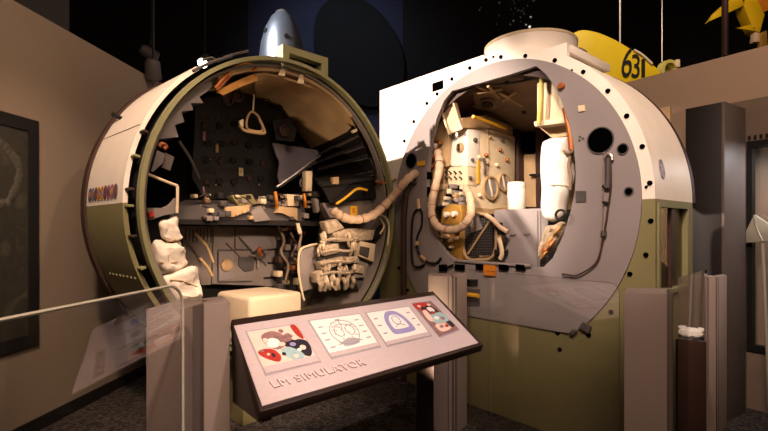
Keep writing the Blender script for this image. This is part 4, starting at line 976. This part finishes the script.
def ell(cu, cv, ru, rv, n=14, ph=0): return [(cu+ru*math.cos(2*PI*k/n+ph), cv+rv*math.sin(2*PI*k/n+ph)) for k in range(n)]
# photo of technicians
P1, L1 = picture([(247, 332.5), (296, 325), (319.5, 361.5), (266, 374.5)], M['skin'], 'pink photograph of technicians at work')
blob(P1, L1, [(.02, .55), (.10, .48), (.30, .52), (.38, .70), (.30, .82), (.12, .70)], M['red'])
blob(P1, L1, [(.86, .02), (.98, .03), (.98, .40), (.88, .30)], M['red'])
blob(P1, L1, [(.55, .50), (.70, .38), (.98, .45), (.99, .70), (.88, .85), (.70, .70)], M['darkink'])
blob(P1, L1, [(.22, .15), (.45, .08), (.62, .22), (.60, .45), (.38, .55), (.22, .38)], M['mauve'])
blob(P1, L1, ell(.36, .38, .13, .12), M['paper'], .0042)
blob(P1, L1, [(.42, .60), (.62, .55), (.80, .80), (.60, .88)], M['teal'], .0042)
blob(P1, L1, [(.55, .30), (.72, .20), (.80, .34), (.62, .42)], M['mauve'], .0042)
for u, v, a_, b_, m_, z_ in ((.25, .30, .05, .07, 'skin', .0046), (.50, .18, .06, .06, 'mauve', .0046), (.62, .12, .05, .05, 'mauve', .0047), (.30, .20, .05, .05, 'mauve', .0046), (.70, .50, .06, .05, 'inkblue', .0046), (.85, .62, .06, .06, 'skin', .0046),
        (.76, .66, .04, .04, 'paper', .0047), (.18, .62, .03, .03, 'skin', .0046), (.26, .66, .03, .05, 'darkink', .0046), (.50, .45, .07, .05, 'skin', .0046), (.10, .52, .04, .03, 'mauve', .0046), (.64, .78, .05, .04, 'skin', .0047), (.45, .68, .04, .04, 'darkink', .0047), (.80, .36, .06, .05, 'skin', .0046)):
    blob(P1, L1, ell(u, v, a_, b_, 7, u*9), M[m_], z_)
blob(P1, L1, [(.0, .86), (1, .86), (1, 1), (0, 1)], M['railface'], .0044, 'caption_strip')
# two line diagrams
P2, L2 = picture([(309.5, 321.5), (359.5, 314.5), (379.5, 346.5), (332, 358)], M['paper'], 'line diagram of the forward cabin')
line(P2, L2, ell(.5, .45, .27, .34, 20), M['ink'], closed=True)
line(P2, L2, ell(.40, .42, .08, .14, 10), M['ink'], closed=True); line(P2, L2, ell(.62, .42, .08, .14, 10), M['ink'], closed=True)
line(P2, L2, [(.28, .75), (.45, .66), (.58, .66), (.74, .76)], M['ink']); blob(P2, L2, [(.36, .68), (.62, .66), (.66, .80), (.36, .82)], M['ink'], .0036)
line(P2, L2, [(.5, .12), (.5, .3), (.45, .4)], M['ink']); line(P2, L2, [(.3, .28), (.5, .22), (.7, .3)], M['ink'])
for u, v in ((.08, .2), (.07, .38), (.06, .56), (.08, .76), (.82, .15), (.84, .34), (.84, .52), (.85, .7), (.45, .06)):
    blob(P2, L2, [(u, v), (u+.09, v), (u+.09, v+.035), (u, v+.035)], M['ink'], name='callout')
for k in range(26):
    u, v = rnd.uniform(.24, .76), rnd.uniform(.14, .8); line(P2, L2, [(u, v), (u+rnd.uniform(-.05, .05), v+rnd.uniform(-.05, .05)), (u+rnd.uniform(-.08, .08), v+rnd.uniform(-.06, .06))], M['ink'], .0013)
blob(P2, L2, [(.0, .90), (1, .90), (1, 1), (0, 1)], M['railface'], .0044, 'caption_strip')
P3, L3 = picture([(366.5, 313.5), (408.5, 307), (430.5, 335.5), (387.5, 346)], M['paper'], 'blue line diagram of the cabin cross section')
ob_ = [(.36, .10), (.48, .05), (.62, .10), (.74, .35), (.78, .70), (.70, .78), (.36, .78), (.26, .70), (.26, .35)]
blob(P3, L3, ob_, M['inkblue'], .0034); blob(P3, L3, [(.5+(u-.5)*.66, .42+(v-.42)*.62) for u, v in ob_], M['paper'], .0042)
line(P3, L3, ell(.5, .38, .08, .14, 12), M['inkblue'], z=.005, closed=True); line(P3, L3, [(.40, .58), (.5, .5), (.62, .58)], M['ink'], z=.005)
for u, v in ((.07, .2), (.06, .42), (.07, .66), (.84, .18), (.86, .4), (.87, .62)):
    blob(P3, L3, [(u, v), (u+.08, v), (u+.08, v+.04), (u, v+.04)], M['ink'], name='callout')
blob(P3, L3, [(.0, .90), (1, .90), (1, 1), (0, 1)], M['railface'], .0044, 'caption_strip')
P4, L4 = picture([(412, 304), (431, 301.5), (459, 329.5), (439.5, 337)], M['mauve'], 'colour photograph of an astronaut in a hatch')
blob(P4, L4, [(.02, .02), (.6, .02), (.8, .2), (.4, .3), (.05, .2)], M['red']); blob(P4, L4, [(.4, .18), (.75, .16), (.85, .42), (.5, .46)], M['darkink'], .0038)
blob(P4, L4, [(.45, .22), (.68, .2), (.72, .34), (.52, .36)], M['paper'], .0045); blob(P4, L4, [(.25, .45), (.9, .42), (.98, .68), (.35, .72)], M['teal'], .004)
blob(P4, L4, [(.15, .3), (.35, .28), (.3, .6), (.1, .55)], M['skin'], .0042); blob(P4, L4, [(.2, .72), (.7, .7), (.75, .9), (.25, .92)], M['skin'], .004)
blob(P4, L4, [(.7, .74), (.95, .72), (.96, .88), (.75, .88)], M['darkink'], .004)
for u, v, a_, b_, m_ in ((.3, .2, .1, .05, 'darkink'), (.55, .38, .1, .05, 'red'), (.5, .55, .12, .05, 'paper'), (.75, .6, .1, .05, 'mauve'), (.4, .8, .1, .04, 'mauve'), (.62, .82, .08, .04, 'red'), (.2, .12, .08, .04, 'skin'), (.7, .12, .08, .04, 'skin')):
    blob(P4, L4, ell(u, v, a_, b_, 7, u*9), M[m_], .0048)
# raised lettering
def text_mesh(txt, ext, m, parent, mloc, name):
    cu = bpy.data.curves.new('txt', 'FONT'); cu.body = txt; cu.size = 1; cu.extrude = ext; cu.space_character = 1.12
    to = bpy.data.objects.new('txt', cu); col.objects.link(to)
    bpy.context.view_layer.update()
    dg = bpy.context.evaluated_depsgraph_get(); me = bpy.data.meshes.new_from_object(to.evaluated_get(dg))
    col.objects.unlink(to); bpy.data.objects.remove(to); bpy.data.curves.remove(cu)
    xs = [v.co.x for v in me.vertices]; ys = [v.co.y for v in me.vertices]
    x0, x1, y0_, y1_ = min(xs), max(xs), min(ys), max(ys)
    me.transform(mloc((x0, x1, y0_, y1_)))
    me.materials.append(m); ob = bpy.data.objects.new(name, me); col.objects.link(ob); ob.parent = parent
    return ob
t0 = Vector((*q2(274, 389), 0)); t1 = Vector((*q2(366.5, 365.5), 0)); th_ = Vector((*q2(274.5, 389), 0)); up_ = Vector((*q2(271.5, 383), 0))
def tl_(b):
    x = (t1-t0)/(b[1]-b[0]); yv = Vector((-x.y, x.x, 0)).normalized()*((up_-t0).length/(b[3]-b[2]))*1.15
    m4 = Matrix(((x.x, yv.x, 0, t0.x), (x.y, yv.y, 0, t0.y), (0, 0, 1, .0055), (0, 0, 0, 1)))
    return m4 @ Matrix.Translation((-b[0], -b[2], 0))
text_mesh('LM SIMULATOR', .0035, M['letter'], rail, tl_, 'raised_title')

# ================================================================== LEFT WALL PICTURE
wy_a, wy_b = 1.2, None
def on_wall(px):          # sight line meets the left wall in plan
    r_ = (px-CX)/F; y = (-2.50-4.76*.0745)/(r_-.0745); return lwx(y), y
x1w, y1w = on_wall(36.5)
pic_z1 = EYE+(229-121.5)/F*y1w; pic_z0 = EYE+(229-344)/F*y1w
wd = Vector((.0745, 1, 0)).normalized(); ang = math.atan2(wd.y, wd.x)
Lp = 1.75
mwp = Matrix.Translation((x1w+.0, y1w, pic_z0)) @ Matrix.Rotation(ang, 4, 'Z') @ Matrix.Translation((-Lp, 0, 0))
pic = thing('moon_picture', 'large dark framed photograph of a lunar crater on the left wall', 'picture', mw=mwp)
Hh = pic_z1-pic_z0
MB().frame([(0, 0), (Lp, 0), (Lp, Hh), (0, Hh)], [(.09, .09), (Lp-.09, .09), (Lp-.09, Hh-.09), (.09, Hh-.09)], -.02, -.004).build('frame', M['softblack'], pic, smooth=False)
pr = MB().box(.08, Lp-.08, -.010, -.005, .08, Hh-.08).build('print', M['moon'], pic, smooth=False)
cr_ = MB()
for a_ in range(40):
    t = a_/40*2*PI; rr_ = .26+.03*mnoise.noise(Vector((math.cos(t)*2, math.sin(t)*2, 0)))
    p_ = (Lp-.42+rr_*math.cos(t), -.012, Hh-.42+rr_*.9*math.sin(t)); 
    cr_.lathe([(.035+.012*mnoise.noise(Vector((t*3, 0, 4))), -.001), (.02, .004)], p_, Matrix.Rotation(PI/2, 4, 'X'), 8)
cr_.build('crater_rim', M['mooncrater'], pr)

# ================================================================== RIGHT SIDE: PILLAR AND DISPLAY CASE
pl0 = Vector((2.63, 3.66, 0)); dl = Vector((-.555, .832, 0)); dr = Vector((.832, .555, 0))
q = [pl0, pl0+dl*.26, pl0+dl*.26+dr*.385, pl0+dr*.385]
o = thing('pillar', 'tall square dark pillar right of the midsection', 'pillar', pl0)
MB().hull([(p.x, p.y, 0) for p in q], [(p.x, p.y, 2.5) for p in q], .004).build('pillar_shaft', M['pillar'], o, world=True)
q2_ = [pl0-dl*.02-dr*.004, pl0-dl*.02+dr*.40, pl0+dr*.40, pl0-dr*.004]
MB().hull([(p.x, p.y, 0) for p in q2_], [(p.x, p.y, 2.5) for p in q2_], .002).build('pillar_facing', M['postdark'], o, world=True)
# display case parallel to the right wall
cn = Vector((-.832, -.555, 0)); c0_ = Vector((2.98, 4.10, 0)); cd = Vector((.555, -.832, 0))
mwc = Matrix.Translation(c0_) @ Matrix.Rotation(math.atan2(cd.y, cd.x), 4, 'Z')     # x along the front, +y away from the viewer
case = thing('display_case', 'tall beige display case at the right edge with a dark-framed window', 'display case', mw=mwc)
ci = mwc.inverted()
def cq(px, py, off=0.):
    p0 = c0_ - cn*off; return ci @ WP(px, py, p0, cn)
a0 = cq(748, 142); a1 = cq(748, 350); ox0 = a0.x; oz1 = a0.z; oz0 = a1.z
W1 = 1.6
MB().frame([(-.25, 0), (W1, 0), (W1, 2.60), (-.25, 2.60)], [(ox0, oz0), (W1-.2, oz0), (W1-.2, oz1), (ox0, oz1)], 0, .05).build('case_front', M['case'], case, smooth=False)
MB().frame([(ox0-.002, oz0-.002), (W1-.198, oz0-.002), (W1-.198, oz1+.002), (ox0-.002, oz1+.002)], [(ox0+.035, oz0+.05), (W1-.23, oz0+.05), (W1-.23, oz1-.05), (ox0+.035, oz1-.05)], -.02, .05).build('window_frame', M['black'], case, smooth=False)
MB().box(-.25, W1, .28, .30, 0, 2.60).build('case_back', M['caseback'], case)
MB().box(-.25, W1, .05, .28, 2.56, 2.60).box(-.25, -.23, .05, .28, 0, 2.56).box(W1-.02, W1, .05, .28, 0, 2.56).build('case_side', M['case'], case)
MB().box(ox0, W1-.2, .05, .28, oz0-.03, oz0).build('case_shelf', M['postdark'], case)
MB().box(ox0+.03, W1-.225, .02, .026, oz0+.04, oz1-.04).build('case_glass', M['glass'], case)
v = MB()
for k in range(30): v.box(ox0+k*.04, ox0+k*.04+.02, -.004, .01, oz1+.012, oz1+.05)
v.build('vent_grille', M['softblack'], case)
def sc(px, py): return cq(px, py, -.06)
ta = sc(763, 240)
o = thing('scoop', 'pale metal sampling scoop on a long handle standing before the display case window', 'scoop', mwc @ Vector((ta.x+.05, -.06, 0)), math.atan2(cd.y, cd.x))
pts = [sc(746.5, 232), sc(755, 214.5), sc(768, 223), sc(774, 232), sc(774, 241), sc(747, 243)]
m_ = MB(); m_.hull([(p.x, -.085, p.z) for p in pts], [(p.x, -.035, p.z) for p in pts], .006); m_.bm.transform(mwc); m_.build('scoop_head', M['tool'], o, world=True)
ridge = [sc(755, 215), sc(758, 228), sc(764, 241)]
m_ = MB(); m_.tube([(p.x, -.087, p.z) for p in ridge], .006, 6); m_.bm.transform(mwc); m_.build('scoop_ridge', M['metal'], o, world=True)
p0_ = sc(762.5, 241); p1_ = sc(767, 345)
m_ = MB(); m_.tube([(p0_.x, -.06, p0_.z), (p1_.x, -.06, p1_.z), (p1_.x+.02, -.06, 0)], .013, 8, sm=False); m_.bm.transform(mwc); m_.build('scoop_handle', M['tool'], o, world=True)

# ================================================================== HIGH BACKGROUND
o = thing('rocket', 'polished silver pointed rocket nose rising behind the left drum', 'rocket', (W(282, 60, 6.0).x, 6.0, 0))
zt = W(281, 10, 6.0).z
prof = [(.29, 0), (.30, zt-1.0), (.285, zt-.62), (.262, zt-.44), (.21, zt-.25), (.135, zt-.10), (.09, zt-.055)]
MB().lathe(prof, n=48).build('hull', M['silver'], o)
MB().lathe([(.088, zt-.053), (.075, zt-.03), (.045, zt-.006), (.012, zt)], n=32).build('nose_cap', M['metal'], o)
for a_, h in ((-2.35, zt-.33), (-1.15, zt-.43)):
    rr_ = .235 if h > zt-.4 else .257
    MB().lathe([(.03, -.02), (.03, .014), (.015, .016)], (rr_*math.cos(a_), rr_*math.sin(a_), h), Matrix.Rotation(a_, 4, 'Z') @ Matrix.Rotation(PI/2, 4, 'Y'), 18).build('port', M['softblack'], o)
MB().lathe([(.30, 0), (.30, .05), (.28, .06)], n=32).build('stand', M['softblack'], o)
c_ = W(359, 52, 8.90)
m_ = MB().lathe([(1.0, 0), (1.0, .05)], m=Matrix.Translation(c_) @ Matrix.Rotation(math.radians(-28), 4, 'Y') @ Matrix.Diagonal((.76, 1, 1.12, 1)) @ Matrix.Rotation(PI/2, 4, 'X'), n=64)
tag(m_.build('mounted_disc', M['voiddisc']), 'large black rounded disc mounted on the navy back wall', 'disc')

# yellow aircraft fin numbered 631
dy = 6.6
o = thing('aircraft_fin', 'yellow rounded aircraft fin numbered 631 hanging behind the midsection', 'aircraft', W(615, 75, dy))
def wp(pts, y): return [W(x, yy, dy) for x, yy in pts]
ol_ = [(570, 44), (573, 33.5), (580, 30.5), (588, 30.5), (600, 33.5), (614, 39.5), (628, 47.5), (642, 57), (654, 66), (662, 75), (656, 92), (610, 96), (580, 78)]
v_ = smooth_path([W(x, y, dy) for x, y in ol_], 4, True)
m_ = MB(); m_.hull([p for p in v_], [p+Vector((.02, .16, 0)) for p in v_], .02, 3); m_.build('fin_skin', M['winggold'], o, world=True)
m_ = MB().tube([W(x, y, dy-.01) for x, y in ((634, 50), (642, 55), (652, 64))], .02, 8); m_.build('edge_trim', M['cream'], o, world=True)
pw = W(620, 43, dy+.08); MB().tube([pw, Vector((pw.x, pw.y, 6.2))], .012, 6, sm=False).build('hanger_wire', M['wire'], o, world=True)
def num(ch, c):   # c: pixel quad bl, br, tl
    bl, br, tl = [W(*p, dy-.012) for p in c]
    def mk(b):
        x = (br-bl)/(b[1]-b[0]); z = (tl-bl)/(b[3]-b[2]); y = Vector((0, -1, 0))
        return Matrix(((x.x, z.x, y.x, bl.x), (x.y, z.y, y.y, bl.y), (x.z, z.z, y.z, bl.z), (0, 0, 0, 1))) @ Matrix.Translation((-b[0], -b[2], 0))
    ob = text_mesh(ch, .004, M['softblack'], o, mk, 'numeral'); ob.data.transform(MATS[o.name].inverted())
num('6', ((620.5, 77), (630.5, 77.5), (624.5, 47)))
num('3', ((631.5, 77.5), (639.5, 78), (632, 54)))
num('1', ((641.5, 77), (645, 77), (641.5, 59)))
# yellow cowl ring further back
o = thing('cowl_ring', 'yellow open ring of an aircraft cowl behind the right wall', 'aircraft part', W(669, 72, 7.0))
m_ = MB().lathe([(.17, -.05), (.17, .05), (.125, .05), (.125, -.05)], m=Matrix.Translation(W(668, 72, 7.0)) @ Matrix.Rotation(.35, 4, 'Z') @ Matrix.Rotation(PI/2, 4, 'X'), n=40)
m_.build('ring', M['pole'], o, world=True)
MB().box(*(lambda p: (p.x-.03, p.x+.03))(W(677, 64, 7.0)), 6.97, 7.03, *(lambda p: (p.z-.05, p.z+.06))(W(677, 64, 7.0)), .005).build('bracket', M['cream'], o, world=True)
MB().tube([W(668, 83, 7.0), Vector((W(668, 83, 7).x, 7.0, 0))], .03, 8, sm=False).build('stand', M['softblack'], o, world=True)
# suspended yellow aeroplane at the top right
dz = 6.2
o = thing('suspended_aeroplane', 'yellow model aeroplane hanging at the top right corner', 'aircraft', W(752, 15, dz))
def flat(name, pts, m, th=.05, d=dz):
    p = [W(x, y, d) for x, y in pts]; MB().hull(p, [q+Vector((0, th, 0)) for q in p], .008).build(name, m, o, world=True)
flat('wing', [(706.7, 23), (713, 14), (723, 5), (735, -4), (746, -4), (744, 6), (723, 15)], M['winggold'])
flat('fuselage', [(741, -4), (756, -4), (765, 14), (760, 33), (754, 30), (746, 12)], M['winggold'], .16)
flat('tailplane', [(736, 28), (751, 24.5), (756, 28), (755, 31)], M['winggold'], .03)
flat('wing', [(755, -4), (780, -4), (780, 6), (764, 12)], M['orange'], .04, dz+.1)
flat('float', [(755, 32), (760, 33), (760, 42), (754, 42)], M['cream'], .08)
flat('strut', [(760, 33), (767, 30), (768, 47), (760, 47)], M['brass'], .05)
MB().tube([W(752, -3, dz+.05), Vector((W(752, -3, dz).x, dz+.05, 6.2))], .008, 6, sm=False).build('hanger_wire', M['wire'], o, world=True)
for px, y1_, d_, lab, r_ in ((662, 62, 6.95, 'thin suspension wire above the yellow cowl ring', .008),):
    p = W(px, y1_, d_); tag(MB().tube([p, Vector((p.x, p.y, 6.2))], r_, 6, sm=False).build('suspension_wire', M['wire']), lab, 'wire')
p = W(725, 56, 5.6); tag(MB().tube([p, Vector((p.x, p.y, 6.2))], .035, 8, sm=False).build('hanging_pole', M['brown']), 'dark red-brown pole hanging left of the yellow aeroplane', 'pole')
# ceiling lights
def spot_fix(px, py, d, tilt, rz, lab, lens):
    p = W(px, py, d); o = thing('track_spotlight', lab, 'spotlight', p, rz, 'spotlights under the dark ceiling')
    rot = Matrix.Rotation(tilt, 4, 'X')
    MB().lathe([(.05, .12), (.075, .08), (.08, -.08), (.072, -.085)], m=rot, n=24).build('lamp_housing', M['darkgrey'], o)
    MB().lathe([(.066, -.092), (.066, -.0855)], m=rot, n=24).build('lamp_lens', M['lamp'] if lens else M['winpale'], o)
    MB().tube([(0, 0, .10), (0, .02, .25), (0, .02, 6.2-p.z)], .014, 6, sm=False).build('stem', M['softblack'], o)
    return o
spot_fix(153, 71, 4.9, .5, .3, 'dark spotlight just above the end of the left wall', False)
spot_fix(150, 54, 6.0, 1.2, -.8, 'dim spotlight seen edge-on higher above the left wall', False)
spot_fix(204.5, 61, 6.5, -.9, 0, 'lit spotlight shining above the rim of the left drum', True)
# pale sparkling model hung in the dark above the tunnel
o = thing('mobile', 'dim model of glinting silver pieces hanging in the dark above the tunnel', 'model', W(510, 15, 7.5))
for k in range(26):
    x, y = rnd.gauss(514, 14), rnd.uniform(-3, 27); p = W(x, y, 7.5+rnd.uniform(-.2, .2)); w = rnd.uniform(.008, .028)
    MB().hull([p+Vector((w*math.cos(a), 0, w*math.sin(a))) for a in (0, 1.3, 2.9, 4.4)], [p+Vector((w*.6*math.cos(a)+.01, .03, w*.6*math.sin(a))) for a in (0, 1.3, 2.9, 4.4)]).build('glint_piece', M['silver'], o, world=True)
g = MB()
for k in range(7):
    x = 500+k*5; g.tube([W(x, 26, 7.5), W(510, -3, 7.5)], .006, 4, sm=False)
g.tube([W(510, -3, 7.5), Vector((W(510, -3, 7.5).x, 7.5, 6.2))], .006, 4, sm=False); g.build('thread', M['softblack'], o, world=True)

# ================================================================== LIGHT
def look(o, p, tgt):
    o.location = p; d = Vector(tgt)-Vector(p); o.rotation_euler = d.to_track_quat('-Z', 'Y').to_euler()
WARM = (1., .70, .52); WARM2 = (1., .80, .66)
def spot(name, p, tgt, e, size, blend=.5, rad=.06, c=WARM):
    l = bpy.data.lights.new(name, 'SPOT'); l.energy = e; l.spot_size = math.radians(size); l.spot_blend = blend; l.shadow_soft_size = rad; l.color = c
    o = bpy.data.objects.new(name, l); col.objects.link(o); look(o, p, tgt); return o
def area(name, p, tgt, e, sx, sy, c=WARM):
    l = bpy.data.lights.new(name, 'AREA'); l.shape = 'RECTANGLE'; l.size = sx; l.size_y = sy; l.energy = e; l.color = c
    o = bpy.data.objects.new(name, l); col.objects.link(o); look(o, p, tgt); return o
spot('key_spot', (-3.9, 3.3, 4.75), (.45, 4.4, 2.25), 4200, 27, .6, .05, WARM2)
spot('opening_fill', (-.9, .9, 3.4), (1.08, 4.55, 1.85), 1250, 16, .6, .05, WARM2)  # unseen fill added through the opening to brighten the midsection interior
spot('rail_spot', (.9, 1.0, 4.6), (.05, 2.4, 1.0), 600, 30, .7, .08, (1, .77, .70))
spot('shell_spot', (-1.0, .6, 4.6), (-1.75, 3.1, 2.0), 900, 36, .8, .1)
spot('cabin_spot', (1.2, 1.2, 4.3), (-.95, 4.1, 1.0), 800, 28, .7, .1)
spot('cabin_fill', (.9, 1.2, 2.3), (-1.15, 4.4, .95), 480, 24, .8, .1)
spot('bulkhead_spot', (-.2, .2, 4.3), (1.35, 3.3, 2.05), 900, 36, .9, .1, (1, .76, .64))
spot('post_fill', (-.2, -.8, 4.2), (-.9, 2.2, .9), 520, 30, .8, .1)  # unseen light added to lighten the left barrier post
spot('shell_right_spot', (3.4, 1.2, 4.8), (2.0, 3.4, 2.0), 140, 40, .9, .15)
spot('wall_spot', (1.6, 2.0, 5.2), (3.1, 5.0, 2.7), 210, 60, .9, .1)
spot('fin_spot', (2.8, 4.5, 5.8), (3.2, 6.6, 4.0), 330, 60, .8, .1, (1, .85, .65))
spot('plane_spot', (3.6, 4.2, 5.5), (5.0, 6.2, 4.4), 150, 60, .8, .1)
spot('rocket_spot', (-2.6, 4.4, 5.0), (-1.3, 6.0, 3.9), 600, 40, .8, .15, (.9, .93, 1))
spot('backwall_spot', (-1.0, 6.5, 5.9), (-.8, 9.0, 4.5), 220, 100, .9, .2, (.7, .8, 1))
spot('left_wall_spot', (1.0, 2.2, 5.4), (-2.4, 4.0, 2.4), 260, 60, .9, .1)
spot('cabin_bounce_fill', (.5, 3.2, .45), (-.75, 4.1, 2.6), 260, 60, .8, .1, (1, .72, .48))  # unseen low light added in place of bounce, brightens the cabin ceiling
area('overhead_fill', (.6, -1.2, 5.0), (.3, 2.5, .6), 190, 3, 3, WARM)  # overall fill added from above; the ceiling itself does not glow
u0 = FR.m @ Vector((.30, .30, 1.62)); u1 = FR.m @ Vector((-.05, .55, 2.6)); spot('opening_bounce_fill', u0, u1, 30, 110, .9, .04, (1, .75, .55))  # unseen upward light added to lift the dark interior ceiling
cl = mwc @ Vector((.7, .16, oz1-.03)); ct = mwc @ Vector((.7, .16, 0)); area('case_fill', cl, ct, 22, .9, .12, (.95, .95, 1))  # unseen area light added to brighten the case interior
w = bpy.data.worlds.new('World'); bpy.context.scene.world = w; w.use_nodes = True
w.node_tree.nodes['Background'].inputs[0].default_value = (.020, .014, .010, 1); w.node_tree.nodes['Background'].inputs[1].default_value = 1.0

# ================================================================== CAMERA
cam = bpy.data.cameras.new('camera'); co = bpy.data.objects.new('camera', cam); col.objects.link(co)
cam.sensor_width = 36; cam.lens = F/768*36; cam.shift_y = (HOR-215.5)/768
co.location = (0, 0, EYE); co.rotation_euler = (PI/2, 0, 0)
bpy.context.scene.camera = co
vs = bpy.context.scene.view_settings
vs.view_transform = 'Standard'; vs.look = 'None'; vs.exposure = 0.0
